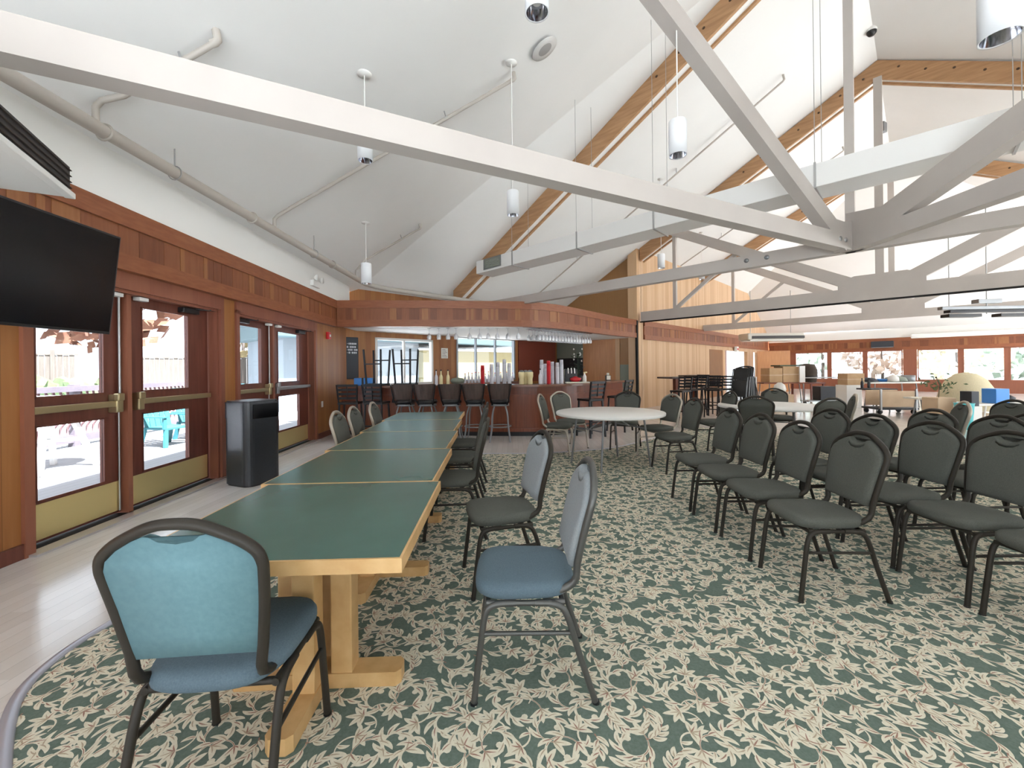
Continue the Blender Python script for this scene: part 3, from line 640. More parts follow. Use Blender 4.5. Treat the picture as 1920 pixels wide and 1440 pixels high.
DU2 = thing('air_duct', 'white air duct at upper right behind the overhead truss braces', 'duct', (*W(0, 9.6), 3.55), RZ)
b = MB(); b.rbox(0, .5, -5.5, -1.2, 0, .3, .008); b.build('duct_body', 'duct_paint', DU2)
for t_ in (-1.8, -3.3):
    b = MB()
    for x0, x1, z0, z1 in ((-.012, 0, -.012, .31), (.5, .512, -.012, .31), (-.012, .512, -.014, -.002)): b.box(x0, x1, t_ - .015, t_ + .015, z0, z1)
    b.tube([(-.006, t_, .29), (-.006, t_, 3.2)], .012, 6); b.build('hanger_strap', 'galvanised', DU2)

PP = [(-3.1, -1.0, 3.30), (-3.25, 2.0, 3.30), (-3.27, 9.2, 3.30), (-3.22, 9.55, 3.30), (-2.9, 9.9, 3.28), (-1.15, 11.6, 3.26), (1.0, 13.7, 3.24)]
sp_ = thing('sprinkler_pipe', 'long cream sprinkler main pipe running above the door wall', 'pipe', (0, 0, 0))
b = MB(); b.tube(PP[:3] + [(-3.265, 9.35, 3.30), (-3.2, 9.55, 3.3), (-3.05, 9.74, 3.29)] + PP[4:], .055, 12); b.build('main_pipe', 'pipe_paint', sp_)
for y_ in (3.35, 5.25, 7.6):
    b = MB(); b.tube([(-3.26 + .062 * math.cos(a * PI / 8), y_, 3.30 + .062 * math.sin(a * PI / 8)) for a in range(16)], .012, 6, closed=True); b.build('coupling', 'pipe_paint', sp_)
for y_ in (4.05, 6.9):
    b = MB(); b.tube([(-3.26, y_, 3.36), (-3.26, y_, zdoor(-3.26, y_) + .1)], .007, 6); b.tube([(-3.26 + .066 * math.cos(a * PI / 8), y_ , 3.30 + .066 * math.sin(a * PI / 8)) for a in range(16)], .006, 6, closed=True); b.build('pipe_hanger', 'galvanised', sp_)
def branch(label, y, x_end, off=0.10, tip=True, rad=.024):
    o = thing('sprinkler_branch', label, 'pipe', (-3.26, y, 3.3), 0, 'sprinkler branch pipes')
    pts = [(0.0, 0, .03), (0.0, 0, .16), (.05, 0, .21)]
    def zz(x): return zdoor(x - 3.26, y) - off - 3.3
    pts += [(.22, 0, zz(.22)), (x_end, 0, zz(x_end))]
    b = MB(); b.tube(pts, rad, 10); b.build('pipe_run', 'pipe_paint', o)
    b = MB(); b.tube([(x_end - .03, 0, zz(x_end) - .01), (x_end, 0, zz(x_end)), (x_end + .02, 0, zz(x_end) + .02), (x_end + .005, 0, zz(x_end) + off)], rad * 1.25, 10); b.build('elbow', 'pipe_paint', o)
    b = MB(); b.tube([(x_end * .72, 0, zz(x_end * .72)), (x_end * .72 - .03, .0, zz(x_end * .72) + off)], .008, 6); b.tube([(x_end * .72 + .032 * math.cos(a * PI / 6), .032 * math.sin(a * PI / 6), zz(x_end * .72) + .018 * math.cos(a * PI / 6)) for a in range(12)], .006, 5, closed=True); b.build('pipe_hanger', 'galvanised', o)
    return o
branch('sprinkler branch pipe near the television with dark upturned end', 3.28, 0.95)
branch('long sprinkler branch pipe climbing the ceiling behind the overhead beam', 5.75, 3.32)
branch('short sprinkler branch pipe by the corner above the bar canopy', 8.75, 1.35, rad=.02)
def hall_branch(label, r, t0, t1, off=.15):
    o = thing('sprinkler_branch', label, 'pipe', (*W(0, r), 0), RZ, 'sprinkler branch pipes')
    b = MB(); b.tube([(0, t0, zmain(-t0) - off), (0, t1, zmain(-t1) - off), (0, t1 - .03, zmain(-t1) - off + .03), (0, t1 - .01, zmain(-t1) - .01)], .022, 8); b.build('pipe_run', 'pipe_paint', o)
    for q in (.3, .7):
        t_ = t0 + (t1 - t0) * q; b = MB(); b.tube([(0, t_, zmain(-t_) - off), (0, t_, zmain(-t_))], .008, 6); b.build('pipe_hanger', 'galvanised', o)
hall_branch('thin sprinkler pipe on the hall slope between the two brown rafters', 10.4, 9.7, 2.05)
hall_branch('thin sprinkler pipe on the far ceiling slope behind the wooden post rafter', 15.6, 6.4, 1.6)

# ------------------------------------------------------------------ pendant cylinder lights
def pendant(px, py, Y, dia, label, h=None):
    p = at(px, py, Y); x, y, z = p; hh = h or dia * 2.0; rr = dia / 2
    o = thing('pendant_light', label, 'lamp', (x, y, z), 0, 'white cylinder pendant lights')
    b = MB(); b.lathe([(rr * .9, .005), (rr, 0), (rr, hh - .01), (rr * .93, hh)], 28); b.disc((0, 0, hh), rr * .93, 28); shd = b.build('cylinder_shade', 'cyl_white', o)
    b = MB(); b.lathe([(rr * .92, .004), (rr * .8, .05), (rr * .55, .10), (rr * .3, .12)], 28); b.disc((0, 0, .12), rr * .55, 24, 0, False); b.build('mirror_reflector', 'lamp_mirror', shd)
    b = MB(); b.cyl((0, 0), rr * .35, .07, .118, 12); b.build('bulb', 'white_plastic', shd)
    s_ = 0.713 * x - 0.701 * y; zc = min(zdoor(x, y), zmain(s_) if s_ < RIDGE_S else RIDGE_Z - .54 * (s_ - RIDGE_S)) - z
    b = MB(); b.tube([(0, 0, hh), (0, 0, zc)], .006, 6); b.build('rod', 'white_plastic', o)
    b = MB(); b.lathe([(.075, zc - .03), (.07, zc - .045), (.01, zc - .05)], 20); b.build('canopy', 'white_plastic', o)
    return o
pendant(1007, 25, 2.95, .17, 'white cylinder pendant cut by the top edge above the round ceiling speaker')
pendant(1875, 72, 2.25, .17, 'white cylinder pendant largest, in the upper right corner')
pendant(1271, 292, 3.97, .165, 'white cylinder pendant between the long diagonal brace and the nearest rafter')
pendant(685, 302, 4.4, .155, 'white cylinder pendant just below the long overhead beam at left')
pendant(962, 404, 5.5, .16, 'white cylinder pendant hanging left of the nearest brown rafter')
pendant(687, 532, 7.4, .18, 'white cylinder pendant low over the left end of the bar canopy')
pendant(1240, 503, 10.6, .18, 'small white cylinder pendant in front of the pale wood gable wall')
pendant(1316, 524, 14.0, .19, 'smallest white cylinder pendant far down the hall by the side wall')

# ceiling speaker and small ceiling devices
def on_ceiling(name, label, cat, x, y, facet, prof, m, dz=0.0):
    nrm = Vector((-.562, -.562 * .046, 1)).normalized() if facet == 'door' else Vector((-PITCH * .713, PITCH * .701, 1)).normalized()
    z = zdoor(x, y) if facet == 'door' else zmain(.713 * x - .701 * y)
    b = MB(); b.lathe(prof, 28); o = b.build(name, m); o.location = (x, y, z - dz); o.rotation_mode = 'QUATERNION'; o.rotation_quaternion = (-nrm).to_track_quat('Z', 'Y'); return tag(o, label, cat)
sx, sy = 0.49, 5.64
on_ceiling('ceiling_speaker', 'round flush ceiling speaker beside the top pendant', 'speaker', sx, sy, 'door', [(.19, .0), (.185, .012), (.105, .016), (.10, .016)], 'speaker_ring')
spk_ = bpy.data.objects['ceiling_speaker']; b = MB(); b.lathe([(.105, .014), (.09, .020), (0, .022)], 24); b.build('grille', 'speaker_grille', spk_)
o = thing('camera_dome', 'small black dome on the ceiling ridge at upper right', 'camera', (*W(RIDGE_S - .02, 11.35), RIDGE_Z - .09))
b = MB(); b.lathe([(.0, -.07), (.05, -.06), (.08, -.02), (.085, .02)], 20); b.build('dome', 'black_plastic', o); b = MB(); b.cyl((0, 0), .09, .02, .09); b.build('mount', 'white_plastic', o)
o = thing('wall_speaker', 'small grey speaker hung under the ridge beyond the peaked rafter', 'speaker', (*W(RIDGE_S, 13.9), 7.25), .5)
b = MB(); b.rbox(-.09, .09, -.08, .08, -.12, .12, .015); b.build('cabinet', 'grey_steel', o); b = MB(); b.tube([(0, 0, .12), (0, 0, .95)], .012, 6); b.build('bracket', 'white_plastic', o)

# ------------------------------------------------------------------ air unit and television
ux, uy = (-2.74, 2.6); ua = math.atan2(.885, -.465)
AU = thing('air_conditioner', 'white ceiling air unit with black louvres above the television', 'air conditioner', (ux, uy, 2.455), ua)
# local x runs to the far corner (x=0), y to the wall side
b = MB(); b.rbox(-1.6, 0, 0.02, .62, 0, .19, .012); b.build('casing', 'white_plastic', AU)
b = MB(); b.box(-1.58, -.02, 0.0, .03, .03, .185); b.build('louvre_recess', 'louver_black', AU)
b = MB()
for i in range(4): b.beam((-1.58, -.004, .055 + i * .036), (-.02, -.004, .055 + i * .036), .012, .004)
b.build('louvre_blades', 'bark', AU)
b = MB(); b.rbox(-1.6, .0, -.02, .03, -.005, .03, .006); b.build('lower_lip', 'white_plastic', AU)
b = MB(); b.tube([(-.3, .35, .19), (-.3, .35, .9)], .008, 6); b.tube([(-1.3, .35, .19), (-1.3, .35, 1.0)], .008, 6); b.build('hanger_rod', 'galvanised', AU)
TV = thing('television', 'large black flat television mounted on the left wall, tilted down', 'television', (-3.02, 2.49, 2.03), DZ)
tv = Matrix.Rotation(R_(7), 4, 'X')
b = MB(); b.rbox(-.72, .70, -.02, .03, -.375, .375, .006).xf(tv); tvh = b.build('housing', 'black_plastic', TV)
b = MB(); b.box(-.705, .685, -.0225, -.0205, -.355, .36).xf(tv); b.build('screen', 'black_screen', tvh)
b = MB(); b.beam((0, .03, 0), (0, .40, .02), .08, .08); b.box(-.2, .2, .03, .05, -.15, .15); b.build('wall_arm', 'black_metal', TV)

# ------------------------------------------------------------------ litter bin
p = (-3.20, 5.12)
BN = thing('litter_bin', 'dark grey waste bin with push opening between the doors', 'bin', (p[0], p[1], 0), R_(66))
def rrect(hx, hy, r, n=6):
    out = []
    for cx, cy, a0 in ((hx - r, hy - r, 0), (-hx + r, hy - r, PI / 2), (-hx + r, -hy + r, PI), (hx - r, -hy + r, 3 * PI / 2)):
        for k in range(n + 1): a = a0 + k * PI / 2 / n; out.append((cx + r * math.cos(a), cy + r * math.sin(a)))
    return out
b = MB(); b.prism(rrect(.225, .225, .10), .02, .80); b.build('body', 'bin_grey', BN)
b = MB(); b.prism(rrect(.23, .23, .10), .80, .99); b.prism(rrect(.215, .215, .09), .99, 1.01); bl2 = b.build('lid', 'bin_grey', BN)
b = MB(); b.box(-.15, .16, -.236, -.20, .80, .97); b.build('push_flap', 'black_screen', bl2)
b = MB(); b.prism(rrect(.21, .21, .09), 0, .025); b.build('plinth', 'black_plastic', BN)

# ------------------------------------------------------------------ dining tables
ORD = ['nearest', 'second', 'middle', 'fourth', 'farthest']
def table_proto():
    o = empty('dining_table'); h = .470; e_ = .009
    b = MB(); b.box(-h + e_, h - e_, -h + e_, h - e_, .70, .741); b.build('table_top', 'green_laminate', o)
    b = MB()
    for x0, x1, y0, y1 in ((-h, h, -h, -h + e_), (-h, h, h - e_, h), (-h, -h + e_, -h + e_, h - e_), (h - e_, h, -h + e_, h - e_)): b.box(x0, x1, y0, y1, .692, .7405)
    b.build('edge_band', 'oak', o)
    b = MB(); b.box(-.30, .30, -.05, .05, .655, .725); b.box(-.05, .05, -.30, .30, .655, .725); b.build('top_support', 'oak', o)
    for dx, dy in ((.11, 0), (-.11, 0), (0, .11), (0, -.11)):
        b = MB(); b.rbox(dx - .045, dx + .045, dy - .045, dy + .045, .06, .66, .006); b.build('post', 'oak', o)
    for a in (0, PI / 2):
        b = MB(); b.prism([(-.34, -.05), (.34, -.05), (.36, -.03), (.36, .03), (.34, .05), (-.34, .05), (-.36, .03), (-.36, -.03)], .0, .065).xf(Matrix.Rotation(a, 4, 'Z')); b.build('foot', 'oak', o)
    return o
ta = R_(4.5); tdir = Vector((-math.sin(ta), math.cos(ta), 0)); tside = Vector((math.cos(ta), math.sin(ta), 0))
tn = Vector((-.345, 1.385, 0)); tp = table_proto()
TL = ['green topped dining table nearest the camera, blue chair at its end', 'green topped dining table second from the camera', 'green topped dining table in the middle of the long row',
      'green topped dining table fourth along the row, left chairs beside it', 'green topped dining table at the bar end of the row']
TC = []
for i in range(5):
    c_ = tn - tside * .475 + tdir * (.475 + i * .947); TC.append(c_)
    o = tp if i == 0 else copy_tree(tp)
    o.location = (c_.x, c_.y, 0); o.rotation_euler = (0, 0, R_(2.0)); tag(o, TL[i], 'table', 'square green tables pushed into a row')

# ------------------------------------------------------------------ banquet chairs (facing +x)
def xback(z): return -.185 - max(0, z - .46) * .20 - max(0, z - .70) * .06
def chair_proto(name, seat_m, back_m, frame_m, panel_m=None):
    o = empty(name)
    # seat cushion
    b = MB(); n = 36; rings = [(.93, .418), (1.0, .432), (1.0, .455), (.955, .472), (.80, .480), (.45, .484)]
    def outl(sc):
        pts = []
        for j in range(n):
            a = 2 * PI * j / n; ca, sa = math.cos(a), math.sin(a); e = 2 / 3.6
            x = math.copysign(abs(ca) ** e, ca) * .215; y = math.copysign(abs(sa) ** e, sa) * (.205 + .018 * ca)
            pts.append((x * sc + .01, y * sc))
        return pts
    vs = []
    for sc, z in rings: vs += [(x, y, z) for x, y in outl(sc)]
    fs = [(i * n + j, i * n + (j + 1) % n, (i + 1) * n + (j + 1) % n, (i + 1) * n + j) for i in range(len(rings) - 1) for j in range(n)]
    b.add(vs, fs, 0, True); b.add(vs[:n], [list(range(n))[::-1]], 0); b.add(vs[-n:], [list(range(n))], 0, True)
    b.build('seat', seat_m, o)
    # padded backrest with a handle slot under the crown
    half = [(.165, .535), (.174, .60), (.186, .69), (.195, .78), (.196, .810), (.186, .838), (.153, .868), (.110, .893), (.078, .905), (.064, .902), (.045, .888), (.0, .880)]
    out = [(y, z) for y, z in half] + [(-y, z) for y, z in half[-2::-1]]; m_ = len(out)
    b = MB(); vs = []; cz = .70
    for dx, sc in ((-.008, 1.0), (.016, 1.0), (.030, .95), (.036, .82)):
        for y, z in out: zz = cz + (z - cz) * sc; vs.append((xback(z) + dx, y * sc, zz))
    fs = [(i * m_ + j, i * m_ + (j + 1) % m_, (i + 1) * m_ + (j + 1) % m_, (i + 1) * m_ + j) for i in range(3) for j in range(m_)]
    b.add(vs, fs, 0, True)
    def grid(off, flip, dxx, sc):                                        # face as vertical strips between mirrored points
        gf = []; k = len(half)
        for j in range(k - 1):
            q = (off + j, off + j + 1, off + m_ - 2 - j, off + m_ - 1 - j) if j < k - 2 else (off + j, off + j + 1, off + m_ - 1 - j)
            gf.append(q[::-1] if flip else q)
        b.add(vs[0:0], [], 0); o0 = len(b.v) - len(vs)
        for f in gf: b.f.append([i + o0 for i in f]); b.m.append(1 if flip else 0); b.sm.append(True)
    grid(3 * m_, False, 0, 1); grid(0, True, 0, 1)
    b.build('backrest', [back_m, panel_m or back_m], o)
    # back frame: flattened tube loop, the crown outline
    cr = [(.168, .415), (.170, .47), (.180, .56), (.196, .68), (.207, .78), (.208, .815), (.196, .850), (.160, .882), (.115, .907), (.075, .925), (.04, .934), (0, .936)]
    left = [Vector((xback(z) if z > .45 else (-.17 if z > .42 else -.06), y, z)) for y, z in cr]
    loop = left + [Vector((p.x, -p.y, p.z)) for p in left[-2::-1]]
    b = MB(); b.tube(smooth_path(loop, 3), .0155, 10); b.build('back_frame', frame_m, o)
    b = MB()
    for sy in (1, -1): b.tube(smooth_path([(-.15, sy * .186, .404), (0, sy * .19, .402), (.17, sy * .19, .404)], 3), .012, 8)
    b.tube([(.165, -.19, .404), (.165, .19, .404)], .011, 8); b.tube([(-.14, -.186, .404), (-.14, .186, .404)], .011, 8)
    b.build('seat_frame', frame_m, o)
    for sy in (1, -1):
        b = MB(); b.tube(smooth_path([(.05, sy * .195, .405), (.135, sy * .198, .40), (.175, sy * .20, .36), (.20, sy * .203, .20), (.225, sy * .207, 0.0)], 5), .0135, 10); lg = b.build('leg', frame_m, o); b = MB(); b.tube([(.2235, sy * .2068, .012), (.225, sy * .207, 0)], .016, 8); b.build('foot_cap', 'black_plastic', lg)
        b = MB(); b.tube(smooth_path([(-.03, sy * .195, .405), (-.11, sy * .198, .40), (-.155, sy * .20, .36), (-.205, sy * .203, .20), (-.27, sy * .207, 0.0)], 5), .0135, 10); lg = b.build('leg', frame_m, o); b = MB(); b.tube([(-.267, sy * .2068, .012), (-.27, sy * .207, 0)], .016, 8); b.build('foot_cap', 'black_plastic', lg)
        b = MB(); b.tube([(.187, sy * .202, .285), (-.18, sy * .202, .285)], .009, 8); b.build('stretcher', frame_m, o)
    return o
CH = {}
CH['blue'] = chair_proto('banquet_chair', 'blue_seat', 'blue_fabric', 'bronze_frame')  # colours carry the window light on this chair, not blue cloth
CH['grey'] = chair_proto('banquet_chair', 'grey_fabric', 'grey_fabric', 'bronze_frame')
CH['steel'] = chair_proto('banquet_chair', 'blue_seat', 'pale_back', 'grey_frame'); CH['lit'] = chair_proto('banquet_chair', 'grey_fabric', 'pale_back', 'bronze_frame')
CH['pale'] = chair_proto('banquet_chair', 'grey_fabric', 'grey_fabric', 'champagne_frame')
USED = set()
def chair(kind, x, y, deg, label, group):
    o = CH[kind]
    if kind in USED: o = copy_tree(o)
    USED.add(kind); o.location = (x, y, 0); o.rotation_euler = (0, 0, R_(deg)); return tag(o, label, 'chair', group)
g1 = 'banquet chairs at the green tables'
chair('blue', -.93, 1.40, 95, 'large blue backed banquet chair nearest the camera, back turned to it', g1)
bpy.data.objects['banquet_chair'].scale = (1, 1, 1.022)
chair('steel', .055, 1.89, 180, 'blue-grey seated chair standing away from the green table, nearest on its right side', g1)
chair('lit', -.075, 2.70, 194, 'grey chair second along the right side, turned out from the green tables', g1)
chair('grey', -.50, 3.50, 184, 'grey chair tucked under the middle green table, nearest of the tucked three', g1)
chair('grey', -.56, 4.35, 184, 'grey chair tucked under the right side of the fourth green table', g1)
chair('grey', -.60, 5.15, 184, 'grey chair tucked in closest to the bar on the right of the green tables', g1)
chair('pale', -1.52, 4.28, 4.5, 'pale framed chair on the left of the green tables, nearest of three', g1)
chair('pale', -1.55, 4.80, 4.5, 'pale framed chair in the middle of three on the left of the green tables', g1)
chair('pale', -1.53, 5.42, 4.5, 'pale framed chair on the left of the green tables, closest to the bar', g1)
g2 = 'banquet chairs around the front round table'
chair('pale', .72, 6.62, -18, 'pale framed chair at the left of the front round table', g2)
chair('pale', .98, 7.12, -60, 'pale framed chair behind the front round table towards the bar', g2)
chair('grey', 1.88, 6.95, 245, 'grey chair behind the front round table before the wooden post', g2)
chair('pale', 2.18, 6.25, 200, 'pale framed chair at the rear right of the front round table', g2)
chair('grey', 2.13, 5.47, 186, 'dark framed grey chair at the right of the front round table, seat towards it', g2)
g3 = 'banquet chairs around the rear round table'
chair('grey', 3.32, 6.85, 182, 'grey chair between the two round tables, back to the rear one', g3)
chair('grey', 3.50, 5.98, 60, 'dark chair with its back to the camera before the rear round table', g3)
chair('grey', 4.72, 7.35, 255, 'grey chair on the far side of the rear round table', g3)
chair('grey', 4.02, 5.55, 95, 'grey-green chair backing the camera right of the rear round table front', g3)
chair('pale', 4.62, 6.05, 150, 'dark chair with bright frame edge right of the rear round table', g3)
g4 = 'banquet chairs in rows at right'
for i, (y, lb) in enumerate([(2.58, 'grey chair at the near end of the leftmost row, fully in view'), (3.10, 'second grey chair from the near end of the leftmost row'),
                             (3.60, 'third grey chair from the near end of the leftmost row'), (4.10, 'grey chair at the far end of the leftmost row')]):
    chair('grey', 1.87, y, 178 + i, lb, g4)
for i, (y, lb) in enumerate([(2.03, 'dark chair cut by the right edge, only its seat showing low down'), (2.52, 'dark chair of the second row, largest back at the right edge'),
                             (2.98, 'dark chair of the second row beside the largest back at right'), (3.46, 'dark chair behind the near end of the leftmost row, slot lit'),
                             (3.92, 'dark chair of the second row behind the third leftmost row chair')]):
    chair('grey', 2.74, y, 179 + i, lb, g4)
chair('grey', 3.60, 3.30, 180, 'black chair of the third row, its slot just above the largest back', g4)
chair('grey', 3.57, 3.80, 180, 'black chair of the third row seen above a second row back', g4)
chair('grey', 4.10, 3.48, 178, 'black chair cut by the right edge above the third row', g4)
chair('pale', 4.70, 4.70, 150, 'bright edged chair turned sideways beside the teal tub', g4)
chair('grey', 5.35, 4.70, 175, 'grey chair at the right edge in front of the blue tote', g4)

# ------------------------------------------------------------------ round folding tables
def round_table(x, y, rad, rz, label, grp):
    o = thing('round_table', label, 'table', (x, y, 0), rz, grp)
    b = MB(); b.lathe([(0, .70), (rad - .04, .70), (rad - .004, .705), (rad, .715), (rad, .735), (rad - .006, .742), (0, .742)], 56); b.build('table_top', 'white_plastic', o)
    for sx_ in (1, -1):
        for sy_ in (1, -1):
            b = MB(); b.tube([(sx_ * .34, sy_ * .30, .70), (sx_ * .42, sy_ * .34, 0)], .014, 8); b.build('leg', 'grey_steel', o)
        b = MB(); b.tube([(sx_ * .36, -.31, .52), (sx_ * .36, .31, .52)], .010, 8); b.tube([(sx_ * .35, 0, .52), (sx_ * .05, 0, .69)], .009, 8); b.build('leg_brace', 'grey_steel', o)
    b = MB(); b.box(-.5, .5, -.31, -.28, .67, .70); b.box(-.5, .5, .28, .31, .67, .70); b.build('apron_rail', 'grey_steel', o)
    return o
round_table(1.36, 5.83, .745, .45, 'white round folding table nearer the bar with grey legs', 'white round folding tables')
round_table(4.06, 6.55, .745, 1.0, 'white round folding table half hidden behind the chair rows', 'white round folding tables')
# ------------------------------------------------------------------ the bar counter
BARC = [p[:2] for p in smooth_path([(-3.62, 8.82, 0), (-2.6, 8.66, 0), (-1.2, 8.5, 0), (0.2, 8.34, 0), (0.8, 8.42, 0), (1.35, 8.72, 0), (1.9, 9.35, 0), (2.35, 9.95, 0), (2.8, 10.55, 0)], 5)]
def offset_path(P, d):
    out = []
    for i, p in enumerate(P):
        a = Vector(P[max(0, i - 1)]); c_ = Vector(P[min(len(P) - 1, i + 1)]); t_ = (c_ - a).normalized(); out.append((p[0] - t_.y * d, p[1] + t_.x * d))
    return out
def curved_slab(mb, P, d0, d1, z0, z1, mi=0):
    A = offset_path(P, d0); B = offset_path(P, d1); n = len(P)
    vs = [(x, y, z) for z in (z0, z1) for L in (A, B) for x, y in L]
    fs = []
    for i in range(n - 1):
        fs += [(i, i + 1, n + i + 1, n + i)[::-1], (2 * n + i, 2 * n + i + 1, 3 * n + i + 1, 3 * n + i), (i, i + 1, 2 * n + i + 1, 2 * n + i), (n + i + 1, n + i, 3 * n + i, 3 * n + i + 1)]
    fs += [(0, n, 3 * n, 2 * n)[::-1], (n - 1, 2 * n - 1, 4 * n - 1, 3 * n - 1)]
    mb.add(vs, fs, mi)
BT = 1.035
bar = thing('bar_counter', 'curved reddish wooden bar counter under the panelled canopy', 'bar counter', (-3.6, 8.8, 0))
rel = Matrix.Translation((3.6, -8.8, 0))
b = MB(); curved_slab(b, BARC, 0.0, 0.10, 0.09, BT - .04); b.xf(rel); b.build('front_panel', 'bar_wood', bar)
b = MB(); curved_slab(b, BARC, -0.16, 0.52, BT - .045, BT); b.xf(rel); b.build('counter_top', 'bar_top_wood', bar)
b = MB(); curved_slab(b, BARC, 0.03, 0.12, 0.0, 0.09); b.xf(rel); b.build('plinth', 'black_plastic', bar)
b = MB(); curved_slab(b, BARC, -0.015, 0.0, 0.80, 0.84); curved_slab(b, BARC, -0.02, 0.0, 0.09, 0.16); b.xf(rel); b.build('moulding', 'bar_wood', bar)
bc = thing('back_bar', 'dark back bar cabinet under the bar windows', 'cabinet', (*W(-9.98, 5.4), 0), RZ)
b = MB(); b.box(0, 4.9, -.45, -.02, 0.08, .90); b.build('cabinet_body', 'dark_red', bc); b = MB(); b.box(-.02, 4.92, -.48, -.02, .90, .94); b.build('counter_top', 'bar_top_wood', bc)
for i in range(5): b = MB(); b.box(.04 + i * .98, .96 + i * .98, -.465, -.45, .12, .86); b.build('cabinet_door', 'bar_wood', bc)

def stool_proto():                                  # faces +x, wooden wrap back on flared steel posts
    o = empty('bar_stool')
    b = MB(); b.lathe([(0, .715), (.17, .715), (.19, .73), (.19, .765), (.17, .785), (0, .79)], 24); b.build('seat', 'black_plastic', o)
    b = MB(); b.lathe([(.12, .66), (.175, .665), (.175, .70), (.12, .715), (0, .715)], 20); b.build('swivel_plate', 'grey_steel', o)
    for ax in (1, -1):
        for ay in (1, -1): b = MB(); b.tube(smooth_path([(ax * .10, ay * .10, .67), (ax * .14, ay * .14, .50), (ax * .155, ay * .155, .25), (ax * .19, ay * .19, 0)], 4), .014, 8); b.build('leg', 'grey_steel', o)
    b = MB(); b.tube([(.205 * math.cos(a * PI / 12), .205 * math.sin(a * PI / 12), .28) for a in range(24)], .011, 8, closed=True); b.build('foot_ring', 'grey_steel', o)
    for sy_ in (1, -1): b = MB(); b.tube([(-.12, sy_ * .135, .69), (-.19, sy_ * .165, .78), (-.235, sy_ * .215, 1.08)], .013, 8); b.build('back_post', 'black_metal', o)
    b = MB(); n = 10; vs = []
    for z, hw_, xx in ((.80, .155, -.195), (.93, .178, -.215), (1.085, .205, -.238)):
        for off in (0, -.022):
            for k in range(n + 1): u = -1 + 2 * k / n; vs.append((xx + off - .05 * (1 - u * u) + .04, u * hw_, z))
    m_ = n + 1; fs = []
    for l in range(2):
        for k in range(n):
            a = l * 2 * m_ + k; fs += [(a, a + 1, a + 2 * m_ + 1, a + 2 * m_), (a + m_ + 1, a + m_, a + 3 * m_, a + 3 * m_ + 1)]
    for k in range(n): fs += [(k + 1, k, m_ + k, m_ + k + 1), (4 * m_ + k, 4 * m_ + k + 1, 5 * m_ + k + 1, 5 * m_ + k)]
    for l in range(2): a = l * 2 * m_; fs += [(a, a + 2 * m_, a + 3 * m_, a + m_), (a + n, a + m_ + n, a + 3 * m_ + n, a + 2 * m_ + n)]
    b.add(vs, fs, 0, False); b.build('backrest', 'dark_stool_wood', o)
    return o
def ladder_proto(seat_h=.74, top=1.09, name='bar_stool', m='black_metal'):                                  # ladder-back, faces +x
    o = empty(name)
    b = MB(); b.rbox(-.19, .19, -.19, .19, seat_h - .035, seat_h + .01, .012); b.build('seat', 'black_plastic', o)
    for sy_ in (1, -1):
        b = MB(); b.beam((.16, sy_ * .16, seat_h - .03), (.20, sy_ * .19, 0), .03, .03, up=(1, 0, 0)); b.build('leg', m, o)
        b = MB(); b.beam((-.16, sy_ * .16, seat_h - .03), (-.21, sy_ * .19, 0), .03, .03, up=(1, 0, 0)); b.build('leg', m, o)
        b = MB(); b.beam((-.17, sy_ * .165, seat_h - .03), (-.24, sy_ * .185, top), .026, .03, up=(1, 0, 0)); b.build('back_post', m, o)
    for z in (.22, .30): b = MB(); b.beam((.185, -.18, z), (.185, .18, z), .02, .025) if z < .25 else b.beam((-.195, -.18, z), (-.195, .18, z), .02, .025); b.build('footrest', m, o)
    for i in range(4): z = seat_h + .09 + i * (top - seat_h - .11) / 3; x = -.17 - .07 * (z - seat_h) / (top - seat_h); b = MB(); b.beam((x, -.18, z), (x, .18, z), .015, .045); b.build('back_slat', m, o)
    b = MB(); x = -.2; b.beam((x, 0, seat_h + .06), (-.235, 0, top), .012, .02, up=(1, 0, 0)); b.build('back_spindle', m, o)
    return o
SP = stool_proto(); LP = ladder_proto()
gS = 'stools along the bar'
def putp(pr, used, x, y, deg, label, group, z=0):
    o = pr if not used else copy_tree(pr)
    o.location = (x, y, z); o.rotation_euler = (0, 0, R_(deg)); return tag(o, label, 'stool', group)
wl = ['first wooden backed bar stool from the left, behind the green tables end', 'second wooden backed bar stool from the left along the bar', 'middle wooden backed bar stool of the five along the bar',
      'fourth wooden backed bar stool from the left, bright legs', 'rightmost wooden backed bar stool with chrome legs fully in view']
for i, (x, y) in enumerate([(-2.06, 8.02), (-1.63, 7.98), (-1.16, 7.93), (-.70, 7.88), (-.235, 7.84)]): putp(SP, i, x, y, 90 + rnd.uniform(-6, 6), wl[i], gS)
putp(LP, 0, -3.16, 8.12, 96, 'black ladder backed stool at the left end of the bar by the slate sign', gS)
putp(LP, 1, -2.62, 8.05, 84, 'black ladder backed stool second from the left end of the bar', gS)
putp(LP, 1, 1.55, 8.25, 120, 'black slatted stool at the right curve of the bar', gS)
putp(LP, 1, 2.3, 8.95, 140, 'black slatted stool farthest right along the bar', gS)
# two stools turned over on the counter
for x, y, lb in ((-2.82, 8.71, 'black stool turned upside down on the left end of the bar'), (-2.2, 8.63, 'black stool turned upside down on the bar right of the other one')):
    o = copy_tree(LP); o.location = (x, y, BT + .75); o.rotation_euler = (PI, 0, R_(80)); tag(o, lb, 'stool', 'stools put up on the bar')
